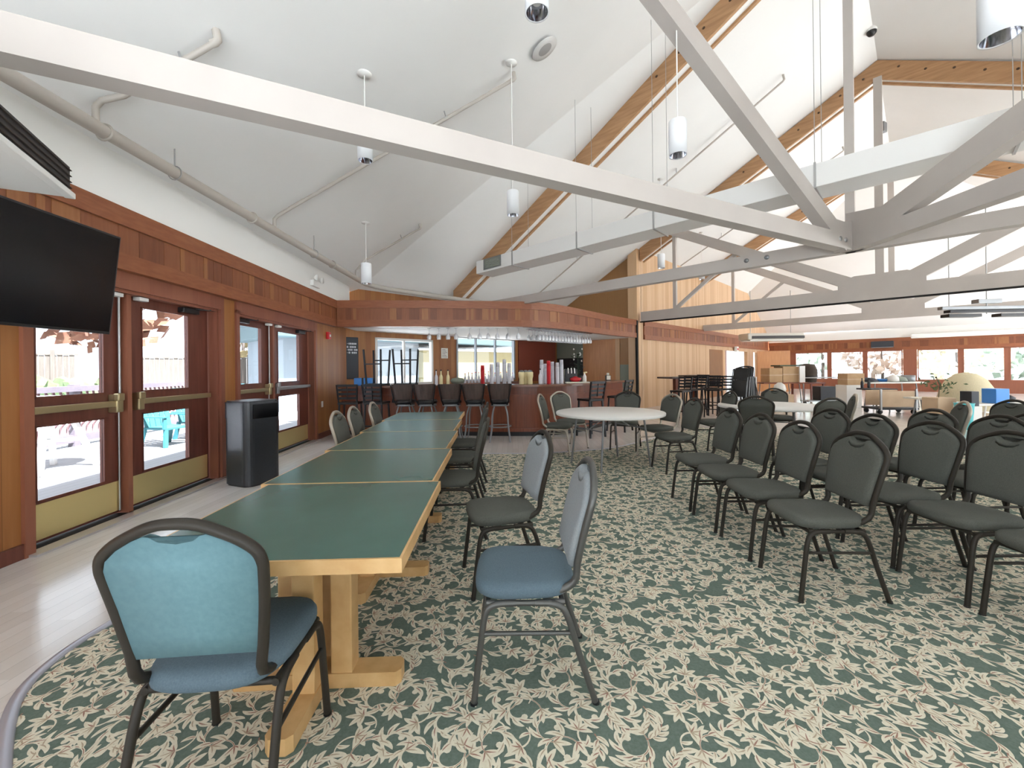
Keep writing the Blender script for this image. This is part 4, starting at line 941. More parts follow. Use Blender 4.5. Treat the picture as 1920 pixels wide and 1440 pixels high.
# upturned bar chairs on top: tall dark stack
def bar_item(name, label, cat, px, py, Y, build, group=None):
    p_ = at(px, py, Y); o = thing(name, label, cat, (p_.x, p_.y, BT), 0, group); build(o); return o
def lathe_part(nm, prof, m, n=16):
    def f(o): b = MB(); b.lathe(prof, n); b.disc((0, 0, prof[0][1]), prof[0][0], n, 0, False); b.disc((0, 0, prof[-1][1]), prof[-1][0], n); b.build(nm, m, o)
    return f
def cups(h, m, r0=.042, r1=.036, step=.016):
    prof = []; z = 0.0
    while z < h - .1: prof += [(r0 + .003, z), (r0 + .003, z + .004), (r0 - .001, z + .005), (r0 - .001, z + step)]; z += step
    prof += [(r0, z), (r1, h)]
    def f(o): lathe_part('nested_cups', prof, m)(o)
    return f
gC = 'stacks of plastic cups on the bar'
ITEMS = [(922, 8.75, .42, 'clear_plastic', 'first tall clear cup stack from the left on the bar'), (934, 8.8, .46, 'clear_plastic', 'second clear cup stack from the left, behind the right stool'),
         (946, 8.85, .52, 'clear_plastic', 'tallest clear cup stack left of the cream jugs'), (955, 8.7, .44, 'clear_plastic', 'clear cup stack nearest the cream jugs on their left'),
         (1016, 8.75, .50, 'clear_plastic', 'tall clear cup stack left of the red cups by the bottles'), (1022, 8.85, .42, 'clear_plastic', 'short pinkish cup stack touching the red cups'),
         (1029, 8.7, .48, 'red_plastic', 'red cup stack among the clear stacks right of the cream jugs'), (1036, 8.85, .46, 'clear_plastic', 'clear cup stack just right of the red stack'),
         (1045, 8.8, .44, 'clear_plastic', 'broad clear cup stack second from the right'), (1053, 8.9, .50, 'clear_plastic', 'rightmost clear cup stack beside the dark machine'),
         (905, 8.75, .40, 'red_plastic', 'single red cup stack left of the clear cup stacks')]
for px, Y, h, m_, lb in ITEMS: bar_item('cup_stack', lb, 'cup stack', px, 715, Y, cups(h, m_), gC)
bot = [(.035, 0), (.037, .02), (.037, .16), (.030, .19), (.014, .22), (.013, .28), (.015, .285), (.015, .30)]
def bottle(m):
    def f(o):
        lathe_part('glass_body', bot, m)(o); b = MB(); b.lathe([(.0155, .29), (.0155, .315), (0, .318)], 12); b.build('stopper', 'black_plastic', o)
    return f
for px, m_, lb in ((818, 'clear_plastic', 'clear bottle on the bar left of the wooden wall strip'), (827, 'cream_plastic', 'cream topped bottle beside the clear one on the bar'),
                   (840, 'cream_plastic', 'small pale bottle on the bar in front of the notice'), (1013, 'clear_plastic', 'clear bottle in front of the left cup stacks by the cream jugs')):
    bar_item('bottle', lb, 'bottle', px, 715, 8.72, bottle(m_), 'bottles on the bar')
def jug(o):
    lathe_part('jug_body', [(.05, 0), (.055, .01), (.05, .10), (.062, .15), (.066, .155), (.066, .24), (.05, .25)], 'cream_plastic')(o)
    b = MB(); b.lathe([(.05, .25), (.05, .275), (.02, .29), (0, .29)], 16); b.build('lid', 'grey_steel', o)
for px, Y, lb in ((978, 8.72, 'cream jug left of three on the bar'), (986, 8.8, 'cream jug in the middle of three on the bar'), (994, 8.7, 'cream jug right of three on the bar')): bar_item('jug', lb, 'jug', px, 715, Y, jug, 'cream jugs')
def blue_case(o):
    b = MB(); b.rbox(-.19, .19, -.13, .13, 0, .16, .02); b.build('case_body', 'blue_plastic', o); b = MB(); b.box(-.02, .02, -.135, .135, 0, .165); b.build('strap', 'black_plastic', o)
bar_item('cool_box', 'bright blue case at the left end of the bar', 'box', 684, 715, 8.95, blue_case)
def dish(o):
    b = MB(); b.lathe([(.02, 0), (.13, .03), (.15, .08), (.12, .13), (0, .15)], 20); b.build('bowl', 'green_grey', o)
bar_item('serving_bowl', 'low grey green domed bowl on the bar', 'bowl', 858, 715, 8.8, dish)
def red_bowl(o): b = MB(); b.lathe([(.05, 0), (.11, .04), (.13, .10), (.12, .10), (.06, .12), (0, .14)], 20); b.build('bowl', 'red_plastic', o)
bar_item('bowl', 'red bowl on a tray at the right of the bar', 'bowl', 1079, 716, 9.2, red_bowl)
def tray(o): b = MB(); b.rbox(-.26, .26, -.14, .14, 0.0, .02, .006); b.build('tray_board', 'paper', o)
bar_item('tray', 'white tray under the red bowl near the bar curve', 'tray', 1083, 722, 8.95, tray)
def napkin(o):
    b = MB(); b.rbox(-.06, .06, -.06, .06, 0, .13, .008); b.build('holder', 'black_plastic', o); b = MB(); b.rbox(-.045, .05, -.064, .0, .02, .12, .004); b.rbox(-.03, .03, -.02, .03, .13, .19, .01); b.build('napkins', 'paper', o)
bar_item('napkin_holder', 'black napkin caddy with white papers at the right end of the bar', 'napkin holder', 1140, 716, 10.35, napkin)
def spray(o):
    lathe_part('bottle_body', [(.045, 0), (.047, .02), (.045, .12), (.02, .17), (.016, .20)], 'white_plastic')(o); b = MB(); b.beam((-.02, 0, .21), (.06, 0, .22), .03, .03); b.build('spray_head', 'cream_plastic', o)
bar_item('spray_bottle', 'white spray bottle on the bar left of the orange panel', 'bottle', 1096, 716, 9.55, spray)
def taps(o):
    b = MB(); b.rbox(-.14, .14, -.1, .1, 0, .30, .02); b.build('machine_body', 'black_plastic', o)
    for x in (-.07, .0, .07): b = MB(); b.tube([(x, -.12, .32), (x, -.14, .20)], .012, 8); b.build('tap', 'chrome', o)
bar_item('drink_machine', 'dark drinks machine with bright taps right of the cup stacks', 'machine', 1070, 716, 9.35, taps)
def plant(o):
    b = MB(); b.lathe([(.08, 0), (.11, .02), (.12, .2), (.10, .2)], 16); b.build('pot', 'black_plastic', o)
    r = random.Random(5); b = MB()
    for i in range(46):
        a = r.uniform(0, 2 * PI); h = r.uniform(.25, .85); rr_ = r.uniform(.03, .22); p_ = Vector((rr_ * math.cos(a), rr_ * math.sin(a), h)); d = Vector((math.cos(a), math.sin(a), r.uniform(-.2, .6))).normalized(); s_ = d.cross(Vector((0, 0, 1))).normalized() * .025; L = r.uniform(.1, .18)
        b.add([p_, p_ + d * L * .5 + s_, p_ + d * L, p_ + d * L * .5 - s_], [(0, 1, 2, 3)])
        if i % 4 == 0: b.tube([(0, 0, .15), p_], .004, 4)
    b.build('foliage', 'plant_green', o); b = MB()
    for i in range(9): a = r.uniform(0, 2 * PI); b.lathe([(0, -.02), (.022, 0), (.012, .03), (0, .035)], 8, 0, (.13 * math.cos(a), .13 * math.sin(a), r.uniform(.6, .95)))
    b.build('blossoms', 'blossom', o)
p_ = at(1083, 700, 11.8); o = thing('potted_plant', 'dark leafy plant with white blossoms behind the bar', 'plant', (p_.x, p_.y, .94)); plant(o)
shelf = thing('shelf_unit', 'low dark shelf behind the bar under the plant', 'shelf', (p_.x, p_.y, 0), R_(43)); b = MB(); b.box(-.8, .8, -.2, .25, 0, .94); b.build('body', 'dark_red', shelf)
# bottles along the back windows
gB = 'bottles on the back bar'
bp = None; rr = random.Random(3)
for i in range(16):
    r_ = 7.9 + i * .135; x, y = W(-9.74, r_)
    if bp is None:
        bp = empty('bottle'); lathe_part('glass_body', [(a, z) for a, z in bot], 'clear_plastic')(bp); b = MB(); b.lathe([(.0155, .29), (.0155, .315), (0, .318)], 12); b.build('stopper', 'red_plastic', bp); o = bp
    else: o = copy_tree(bp)
    o.location = (x, y, .94); o.scale = (1, 1, rr.uniform(.85, 1.15)); tag(o, 'clear bottle in the row standing before the bar window', 'bottle', gB)
# wine glasses hanging under the canopy
GP = [(.034, 0), (.034, .003), (.004, .008), (.0035, .085), (.012, .10), (.036, .135), (.040, .165), (.034, .205)]
gl = MB(); gl.lathe([(r * 1.3, -z * 1.25) for r, z in GP], 14); glm = gl.mesh('wine_glass', 'drink_glass')
def glass(x, y, z, label, group):
    o = bpy.data.objects.new('wine_glass', glm); C.objects.link(o); o.location = (x, y, z); return tag(o, label, 'glass', group)
rk = thing('glass_rack', 'white rack holding the row of spaced wine glasses under the canopy', 'rack', (0, 0, 2.30)); b = MB()
pr = [at(px, 620, 9.5) for px in (770, 805, 823, 840, 855, 880, 899, 915, 932, 952, 972)]
b.beam((pr[0].x, 9.44, .012), (pr[-1].x + .1, 9.60, .012), .10, .02); b.build('rail', 'white_plastic', rk)
for i, p_ in enumerate(pr[1:]):
    y = 9.44 + (p_.x - pr[0].x) / (pr[-1].x - pr[0].x) * .16; glass(p_.x, y, 2.295, 'upside down wine glass hanging in the spaced row under the canopy', 'spaced hanging wine glasses')
rk2 = thing('glass_rack', 'metal rack of tightly packed glasses at the canopy curve', 'rack', (0, 0, 2.30)); b = MB()
for k in range(3):
    d = Vector((.64, .77, 0)) * (k * 0); a0 = Vector((.38 + k * .12, 10.15 - k * .08, .012)); a1 = a0 + Vector((1.62, 1.72, 0)); b.beam(a0, a1, .07, .018)
    for j in range(18):
        q = a0.lerp(a1, (j + .5) / 18); glass(q.x, q.y, 2.295, 'upside down wine glass packed in the crowded rack at the canopy curve', 'crowded hanging wine glasses')
b.build('rail', 'chrome', rk2)
# signs and small things on the walls
sg = thing('sign_board', 'tall dark slate sign with pale chalk writing left of the bar window', 'sign', (*W(-9.93, 4.50), 1.15), RZ)
b = MB(); b.rbox(-.17, .17, -.03, .0, 0, 1.02, .012); b.lathe([(0, 0)], 3) if False else None; b.build('board', 'slate', sg)
b = MB(); r = random.Random(2)
for row, z in enumerate((.86, .78, .71, .64)):
    x = -.12
    while x < .11: wv = r.uniform(.015, .035); b.box(x, x + wv, -.033, -.030, z - .022, z + .022) if r.random() < .85 else None; b.box(x, x + wv + .01, -.033, -.030, z - .003, z + .004); x += wv + .014
b.build('chalk_marks', 'chalk', sg)
nt_ = thing('notice', 'small pale paper notice on the wood between the bar windows', 'notice', (*W(-9.97, 7.32), 1.68), RZ); b = MB(); b.box(-.12, .12, -.008, 0, 0, .30); b.build('paper', 'paper', nt_)
b = MB()
for i in range(6): b.box(-.09, .09 - .03 * (i % 3), -.010, -.008, .04 + i * .042, .052 + i * .042)
b.build('print', 'baluster_paint', nt_)
al = thing('fire_alarm', 'small red fire alarm on the wood strip right of the far doors', 'alarm', (*DW(8.75, -3.48), 2.02), DZ); b = MB(); b.rbox(-.06, .06, -.06, 0, 0, .15, .01); b.build('housing', 'red_plastic', al); b = MB(); b.rbox(-.025, .025, -.075, -.06, .05, .1, .005); b.build('strobe', 'white_plastic', al)
em = thing('emergency_light', 'twin head emergency light on the white strip above the far doors', 'lamp', (*DW(7.9, -3.48), 2.95), DZ); b = MB(); b.rbox(-.16, .16, -.16, -.09, 0, .11, .015); b.build('battery_box', 'white_plastic', em)
for x in (-.12, .12):
    b = MB(); b.lathe([(.02, 0), (.06, .05), (.06, .07), (0, .07)], 16); b.xf(Matrix.Translation((x, -.15, .15)) @ Matrix.Rotation(PI / 2, 4, 'X')); b.build('lamp_head', 'white_plastic', em)
ol = thing('wall_outlet', 'white outlet plate low on the wood beside the far doors', 'outlet', (*DW(8.45, -3.48), .62), DZ); b = MB(); b.rbox(-.04, .04, -.012, 0, 0, .12, .004); b.build('plate', 'white_plastic', ol)

# ------------------------------------------------------------------ beside the hall wall: high tables, stacked stools, folded chairs
ht_ = thing('high_table', 'dark pedestal high table against the pale wood wall', 'table', (*W(-5.35, 12.6), 0), .3)
b = MB(); b.rbox(-.42, .42, -.36, .36, 1.00, 1.05, .01); b.build('table_top', 'dark_stool_wood', ht_); b = MB(); b.rbox(-.07, .07, -.07, .07, .05, 1.0, .01); b.build('pedestal', 'bar_wood', ht_); b = MB(); b.rbox(-.3, .3, -.3, .3, 0, .05, .01); b.build('base', 'bar_wood', ht_)
ht2 = copy_tree(ht_, (*W(-5.9, 15.4), 0), .7, 'dark pedestal high table behind the stools, partly hidden', None)
tag(ht_, ht_['label'], 'table', 'dark high tables'); tag(ht2, ht2['label'], 'table', 'dark high tables')
gL = 'ladder backed stools by the hall wall'
lst = [(4.35, 10.75, 215, 'black ladder backed stool nearest the high table, by the pale wood wall'), (4.75, 11.25, 225, 'second black ladder backed stool from the high table'), (5.12, 11.6, 205, 'third black ladder backed stool from the high table, slats shining'),
       (5.4, 11.15, 230, 'black ladder backed stool in front of the group by the pale wall'), (5.75, 12.1, 215, 'fourth black ladder backed stool from the high table'), (5.85, 11.45, 240, 'black ladder backed stool last before the leaning chairs'),
       (6.0, 13.3, 220, 'black ladder backed stool hidden most, behind the leaning chairs')]
for x, y, dg, lb in lst: putp(LP, 1, x, y, dg, lb, gL)
def folding_proto():
    o = empty('folding_chair')
    b = MB(); b.tube(smooth_path([(0, -.2, 0), (0, -.2, .75), (0, -.17, .84), (0, 0, .87), (0, .17, .84), (0, .2, .75), (0, .2, 0)], 4), .012, 8); b.build('back_frame', 'black_metal', o)
    b = MB(); b.rbox(.0, .025, -.18, .18, .58, .83, .01); b.build('backrest', 'black_plastic', o)
    b = MB(); b.rbox(.03, .065, -.19, .19, .14, .54, .012); b.build('seat', 'black_plastic', o)
    for sy_ in (1, -1): b = MB(); b.tube([(.08, sy_ * .21, 0), (.06, sy_ * .21, .62)], .011, 8); b.build('leg', 'grey_steel', o)
    return o
FP = folding_proto()
for i in range(6):
    o = FP if i == 0 else copy_tree(FP); x, y = 6.15 + i * .20, 11.35 + i * .19
    o.location = (x, y, .35 if i < 4 else .1); o.rotation_euler = (0, R_(-18 + i * 7), R_(225 - i * 4)); o.scale = (1, 1, 1.15)
    tag(o, ['black folded chair leaning at the front of the shiny stack', 'second black folded chair in the leaning stack', 'third black folded chair in the leaning stack', 'fourth black folded chair in the leaning stack', 'fifth black folded chair upright in the stack', 'black folded chair at the back of the stack before the doorway'][i], 'chair', 'folded chairs stacked by the hall wall')
sup = thing('chair_dolly', 'low dark dolly under the leaning stack of folded chairs', 'dolly', (6.6, 11.75, 0), R_(44)); b = MB(); b.rbox(-.6, .6, -.35, .35, .28, .35, .01); b.build('platform', 'black_metal', sup)
for x in (-.5, .5):
    for y in (-.28, .28): b = MB(); b.beam((x, y, .28), (x, y, .0), .04, .04, up=(1, 0, 0)); b.build('leg', 'black_metal', sup)
hc = thing('high_chair', 'dark high chair with white rim by the far doorway', 'chair', (7.75, 13.9, 0), R_(40))
b = MB(); b.rbox(-.3, .3, -.25, .25, .62, .95, .02); b.build('tub', 'slate', hc); b = MB(); b.rbox(.3, .34, -.27, .27, .60, .99, .01); b.rbox(-.32, .32, -.27, .27, .58, .62, .01); b.build('rim', 'white_plastic', hc)
for x in (-.25, .25):
    for y in (-.2, .2): b = MB(); b.beam((x, y, .6), (x * 1.2, y * 1.2, 0), .04, .04, up=(1, 0, 0)); b.build('leg', 'black_metal', hc)

# ------------------------------------------------------------------ far hall: stored goods by the windows
def box_thing(name, label, cat, px0, px1, py0, py1, Y, dep, m, rz=0.0, lid=None, group=None, z0=None):
    a = at(px0, py1, Y); c_ = at(px1, py0, Y); w_ = c_.x - a.x; h_ = c_.z - a.z
    zb = a.z if z0 is None else z0
    o = thing(name, label, cat, ((a.x + c_.x) / 2, Y + dep / 2, zb), rz, group)
    b = MB(); b.rbox(-w_ / 2, w_ / 2, -dep / 2, dep / 2, 0, h_ + a.z - zb, .01); b.build('body', m, o)
    if lid: b = MB(); b.box(-w_ / 2 - .003, w_ / 2 + .003, -dep / 2 - .003, dep / 2 + .003, (h_ + a.z - zb) * .46, (h_ + a.z - zb) * .54); b.build('tape', lid, o)
    return o
def trestle(label, x, y, L, D, H, rz, top, leg, group=None):
    o = thing('folding_table', label, 'table', (x, y, 0), rz, group)
    b = MB(); b.rbox(-L / 2, L / 2, -D / 2, D / 2, H - .045, H, .01); b.build('table_top', top, o)
    for sx_ in (-1, 1):
        for sy_ in (-1, 1): b = MB(); b.tube([(sx_ * (L / 2 - .25), sy_ * (D / 2 - .08), H - .04), (sx_ * (L / 2 - .18), sy_ * (D / 2 - .06), 0)], .016, 8); b.build('leg', leg, o)
    return o
q = at(1482, 717, 14.0); tz = q.z
dr = thing('door_leaf', 'open orange wood door standing by the far corner passage', 'door', (*W(-5.45, 24.9), 0), R_(-15)); b = MB(); b.box(-.75, .75, -.03, .03, .02, 2.12); b.build('panel', 'orange_wood', dr); b = MB(); b.rbox(.6, .68, -.07, .07, .95, 1.08, .01); b.build('handle', 'brass', dr)
trestle('brown folding table holding the two stacked cartons', q.x - .15, 14.35, 1.5, .7, tz, 0, 'jamb_wood', 'grey_steel', 'folding tables in the far hall')
box_thing('carton', 'left brown carton on the brown table by the orange door', 'box', 1443, 1467, 690, 717, 14.0, .5, 'cardboard', 0, 'cart_board', 'brown cartons')
box_thing('carton', 'right brown carton on the brown table beside the white sheet', 'box', 1468.5, 1499, 687, 717, 14.0, .5, 'cardboard', 0, 'cart_board', 'brown cartons')
box_thing('drape', 'dark cloth draped over the right brown carton', 'cloth', 1462, 1503, 684, 687, 14.0, .5, 'plant_green')
fb = thing('foam_board', 'white board leaning at the right of the brown cartons', 'board', (*at(1504, 716, 13.9)[:2], tz), R_(8)); b = MB(); b.box(-.10, .10, -.02, .02, 0, .55); b.build('sheet', 'white_plastic', fb)
bs = thing('barrel', 'dark round barrel behind the white board by the window', 'barrel', (*at(1514, 716, 15.2)[:2], tz - .05), 0); b = MB(); b.lathe([(.26, 0), (.30, .2), (.30, .45), (.22, .65), (0, .68)], 20); b.build('body', 'bark', bs); b = MB(); b.lathe([(.305, .2), (.31, .22), (.305, .24)], 20); b.build('hoop', 'black_metal', bs)
bst = thing('plinth_table', 'small dark table under the round barrel', 'table', (*at(1514, 716, 15.2)[:2], 0), 0); b = MB(); b.rbox(-.4, .4, -.35, .35, tz - .1, tz - .05, .01); b.build('table_top', 'dark_red', bst)
for x in (-.35, .35):
    for y in (-.3, .3): b = MB(); b.beam((x, y, tz - .1), (x, y, 0), .05, .05, up=(1, 0, 0)); b.build('leg', 'dark_red', bst)
bag = thing('sack', 'white plastic sack hanging at the side of the brown table', 'bag', (*at(1462, 735, 13.7)[:2], .42), 0); b = MB(); b.lathe([(0, 0), (.15, .03), (.19, .15), (.15, .30), (.05, .38), (0, .38)], 14); b.build('bag_body', 'white_plastic', bag)
bagst = thing('crate', 'brown crate under the white plastic sack', 'crate', (*at(1462, 735, 13.7)[:2], 0), 0); b = MB(); b.rbox(-.3, .3, -.25, .25, 0, .42, .01); b.build('body', 'cart_board', bagst)
# clothes rack, carton on a white stand, cart, tables
rkx = at(1545, 740, 14.5); rk3 = thing('rolling_rack', 'pale steel wire rack on wheels left of the carton on the white stand', 'rack', (rkx.x, rkx.y, 0), R_(4))
b = MB(); 
for x in (-.75, .62, .75): b.tube([(x, 0, .1), (x, 0, .86), (x - .06 * (1 if x > 0 else -1), 0, .92)], .02, 8)
b.tube([(-.70, 0, .92), (.69, 0, .92)], .02, 8); b.build('frame', 'galvanised', rk3); b = MB(); b.box(-.72, .58, -.2, .2, .10, .14); b.build('shelf', 'galvanised', rk3); b = MB(); b.rbox(-.28, .28, -.18, .18, .14, .62, .02); b.build('bin', 'slate', rk3)
for x in (-.7, .7): b = MB(); b.lathe([(0, -.02), (.05, -.02), (.05, .02), (0, .02)], 12); b.xf(Matrix.Translation((x, 0, .05)) @ Matrix.Rotation(PI / 2, 4, 'X')); b.build('wheel', 'black_plastic', rk3)
s1 = box_thing('stand', 'white pedestal stand carrying a brown carton by the window', 'stand', 1588, 1616, 722, 775, 13.0, .45, 'white_plastic', z0=0.0)
p_ = at(1605, 722, 13.0); box_thing('carton', 'single brown carton on the white stand against the window', 'box', 1589, 1621, 700, 722, 13.05, .4, 'cardboard', 0, 'cart_board', 'brown cartons')
p_ = at(1633, 728, 12.4); trestle('dark topped folding table between the white stand and the cart', p_.x + .12, p_.y - .05, .72, .6, p_.z, R_(-5), 'slate', 'grey_steel', 'folding tables in the far hall')
p_ = at(1683, 733, 11.3); ct = thing('platform_cart', 'cart with tan board sides on a dark wheeled frame', 'cart', (p_.x, p_.y, 0), R_(-6))
zc = p_.z; b = MB(); b.rbox(-.41, .41, -.02, .02, .20, zc, .006); b.build('board_side', 'cart_board', ct); b = MB(); b.rbox(-.41, .41, .55, .59, .20, zc, .006); b.build('board_side', 'cart_board', ct)
b = MB(); b.rbox(-.5, .5, -.04, .62, .12, .17, .006); b.build('deck', 'slate', ct); b = MB()
for x in (-.44, .44): b.beam((x, -.03, .1), (x, -.03, zc + .05), .04, .04, up=(0, 1, 0))
b.build('upright', 'galvanised', ct)
for x in (-.42, .42):
    for y in (.04, .54): b = MB(); b.lathe([(0, -.02), (.06, -.02), (.06, .02), (0, .02)], 14); b.xf(Matrix.Translation((x, y, .06)) @ Matrix.Rotation(PI / 2, 4, 'X')); b.build('wheel', 'black_plastic', ct)
p2 = at(1690, 728, 12.0); trestle('long folding table covered with small goods behind the cart', p2.x + .85, 13.35, 1.7, .7, .80, R_(-5), 'white_plastic', 'grey_steel', 'folding tables in the far hall')
gJ = 'goods on the long table behind the cart'
for i, (dx, dy, m_, nm, lb, prof) in enumerate([(-.75, .0, 'slate', 'cloth_heap', 'dark heap of cloth at the left of the goods table', [(0, 0), (.28, .02), (.22, .10), (.08, .14), (0, .14)]),
        (-.1, .1, 'blue_plastic', 'bowl', 'blue bowl on the goods table', [(.1, 0), (.2, .08), (.19, .09), (0, .04)]), (.25, .0, 'green_grey', 'cloth_heap', 'grey green heap in the middle of the goods table', [(0, 0), (.3, .02), (.25, .13), (.05, .2), (0, .2)]),
        (.75, .05, 'grey_steel', 'pot', 'steel pot at the right of the goods table', [(.16, 0), (.18, .02), (.18, .2), (.17, .2), (0, .18)]), (.02, -.15, 'white_plastic', 'cloth_heap', 'white crumpled heap on the goods table', [(0, 0), (.15, .02), (.13, .16), (.05, .22), (0, .22)])]):
    b = MB(); b.lathe(prof, 18); o = b.build(nm, m_, loc=(p2.x + .85 + dx * .9, 13.35 + dy, .80)); tag(o, lb, 'goods', gJ)
for i, px in enumerate((1627, 1640)):
    q = at(px, 725, 12.4); o = thing('bottle', ['dark bottle left on the dark topped folding table', 'dark bottle right on the dark topped folding table'][i], 'bottle', (q.x, q.y + .2, at(1633, 728, 12.4).z), 0, 'bottles in the far hall'); lathe_part('glass_body', bot, 'slate')(o)
p_ = at(1735, 745, 11.2); trestle('beige topped table right of the cart', 10.48, 10.6, .6, .5, p_.z + .05, R_(-10), 'paper', 'grey_steel', 'folding tables in the far hall')
dm = at(1812, 775, 11.0); sd = thing('straw_umbrella', 'beige straw dome standing behind the teal tub', 'umbrella', (dm.x, dm.y, 0), 0)
b = MB(); b.lathe([(.54, .14), (.55, .45), (.50, .70), (.38, .93), (.2, 1.08), (.0, 1.13)], 28); b.build('straw_canopy', 'straw', sd); b = MB(); b.tube([(0, 0, 0), (0, 0, 1.0)], .03, 8); b.build('pole', 'bark', sd); b = MB(); b.lathe([(0, 0), (.45, 0), (.45, .05), (.1, .14), (0, .14)], 20); b.build('base', 'cart_board', sd)
lf = at(1760, 735, 10.0); fl_ = thing('leafy_branch', 'green leafy branch leaning left of the straw dome', 'plant', (lf.x, lf.y, .55), 0); r = random.Random(8); b = MB()
for i in range(60):
    d = Vector((r.uniform(-1, 1), r.uniform(-.5, .5), r.uniform(-.6, .8))).normalized(); p_ = Vector((r.gauss(0, .16), r.gauss(0, .1), r.gauss(.28, .10))); s_ = d.cross(Vector((0, 1, .2))).normalized() * .02; b.add([p_, p_ + d * .05 + s_, p_ + d * .11, p_ + d * .05 - s_], [(0, 1, 2, 3)])
b.build('leaves', 'bush_green', fl_); b = MB(); b.tube([(0, 0, 0), (.02, 0, .3), (-.06, 0, .5)], .008, 6); b.build('stem', 'bark', fl_)
flp = thing('plant_stand', 'tan stand under the leafy branch', 'stand', (lf.x, lf.y, 0), 0); b = MB(); b.rbox(-.22, .22, -.2, .2, 0, .55, .02); b.build('body', 'cart_board', flp)
tb = at(1808, 790, 8.6); tt_ = thing('tub', 'teal plastic tub in front of the straw dome', 'tub', (tb.x, tb.y, .0), 0); b = MB(); b.lathe([(.10, 0), (.115, .02), (.15, .52), (.16, .54), (.145, .54), (.11, .05), (0, .05)], 20); b.build('tub_body', 'teal_plastic', tt_)
bl_ = at(1829, 762, 9.6); box_thing('cool_box', 'slate blue box standing in front of the straw dome', 'box', 1822, 1836, 734, 762, 9.4, .25, 'slate', z0=at(1829, 762, 9.4).z)
box_thing('crate', 'white crate under the slate blue box', 'crate', 1818, 1842, 762, 800, 9.35, .35, 'white_plastic', z0=0.0)
p_ = at(1885, 757, 9.5); trestle('white topped table carrying the blue tote at the right edge', p_.x + .15, p_.y + .25, 1.5, .7, p_.z, R_(-8), 'white_plastic', 'white_plastic', 'folding tables in the far hall')
box_thing('tote', 'bright blue tote on the white table at the right edge', 'box', 1868, 1893, 729, 757, 9.5, .3, 'blue_plastic')
b = MB(); b.lathe([(0, 0), (.14, .02), (.16, .12), (.08, .18), (0, .18)], 18); q = at(1905, 757, 9.6); o = b.build('bundle', 'slate', loc=(q.x, q.y + .2, p_.z)); tag(o, 'dark grey bundle beside the blue tote', 'bundle')

# hall ceiling equipment
ac = at(1445, 632, 16.5); a2 = thing('air_conditioner', 'hanging white and black air unit near the far corner of the hall', 'air conditioner', (ac.x, ac.y, 2.33), R_(0))
b = MB(); b.rbox(-1.1, 1.1, -.35, .35, .04, .30, .05); b.build('casing', 'beige_metal', a2); b = MB(); b.rbox(-.95, 1.1, -.37, -.30, .08, .19, .02); b.build('air_outlet', 'louver_black', a2); b = MB(); b.rbox(-1.0, 1.05, -.33, .33, 0, .04, .01); b.build('lower_panel', 'white_plastic', a2)
b = MB(); b.tube([(-.8, 0, .3), (-.8, 0, 2.0)], .012, 6); b.tube([(.8, 0, .3), (.8, 0, 2.0)], .012, 6); b.build('hanger_rod', 'galvanised', a2)
ex = thing('exit_sign', 'small white sign box with red band under the fascia by the far passage', 'sign', (*W(-6.42, 22.2), 2.05), RZ); b = MB(); b.rbox(-.14, .14, -.06, .06, 0, .26, .01); b.build('housing', 'white_plastic', ex)
b = MB(); b.box(-.10, .10, -.064, -.06, .09, .17); b.build('lettering_band', 'red_plastic', ex)
spk = thing('wall_speaker', 'dark wide speaker on the fascia above the far windows', 'speaker', (*W(-1.42, 28.45), 2.22), RZ); b = MB(); b.rbox(-.16, .16, -.45, .42, 0, .32, .03); b.build('cabinet', 'slate', spk)
scr = thing('projector_screen', 'long white roller screen case along the top of the far window fascia', 'screen', (*W(3.2, 28.35), 2.62), RZ); b = MB(); b.rbox(-.16, .16, -3.4, 3.55, 0, .20, .05); b.build('roller_case', 'white_plastic', scr)
lb_ = at(1850, 580, 9.2); lt = thing('lighting_bar', 'dark metal lighting bar hanging under the hall ceiling at right', 'rack', (lb_.x, lb_.y, 0), R_(-2))
zb = lb_.z; b = MB(); b.rbox(-1.0, 1.6, -.06, .06, zb, zb + .07, .01); b.build('main_bar', 'grey_steel', lt); b = MB(); b.rbox(-.85, 1.5, -.08, .08, zb - .07, zb - .01, .01); b.build('lower_bar', 'black_metal', lt)
for x in (-.55, .55): b = MB(); b.rbox(x - .35, x + .35, -.1, .1, zb - .17, zb - .10, .01); b.build('lamp_bar', 'black_plastic', lt)
b = MB(); b.rbox(-.25, .25, -.08, .08, zb + .13, zb + .22, .01); b.build('control_box', 'grey_steel', lt)
for x in (-.8, .0, .9): b = MB(); b.tube([(x, 0, zb - .1), (x, 0, 5.0)], .012, 6); b.build('hanger_rod', 'galvanised', lt)

# ------------------------------------------------------------------ outside the doors: deck, rail, garden
b = MB(); b.box(-1.5, 12.0, .18, 4.75, -.10, -.02); struct(b.build('deck', 'deck_boards', loc=WL, rz=DZ)); 
b = MB(); b.box(-14, 30, 4.6, 40, -.5, -.25); struct(b.build('ground', 'garden_stone', loc=WL, rz=DZ))
rl = thing('deck_rail', 'deck railing with bowed brown balusters outside the doors', 'railing', (*DW(0, -7.95), 0), DZ)
b = MB(); b.box(-1, 12, -.09, .09, 1.02, 1.12); b.build('top_rail', 'rail_wood', rl); b = MB(); b.box(-1, 12, -.05, .05, .06, .20); b.build('bottom_rail', 'rail_wood', rl)
bm0 = MB(); bm0.tube(smooth_path([(0, 0, .2), (0, .0, .35), (0, -.12, .52), (0, -.06, .75), (0, 0, 1.02)], 3), .022, 6); bme = bm0.mesh('baluster', 'baluster_paint')
for i in range(70):
    o = bpy.data.objects.new('baluster', bme); C.objects.link(o); o.parent = rl; o.location = (2.4 + i * .125, 0, 0)
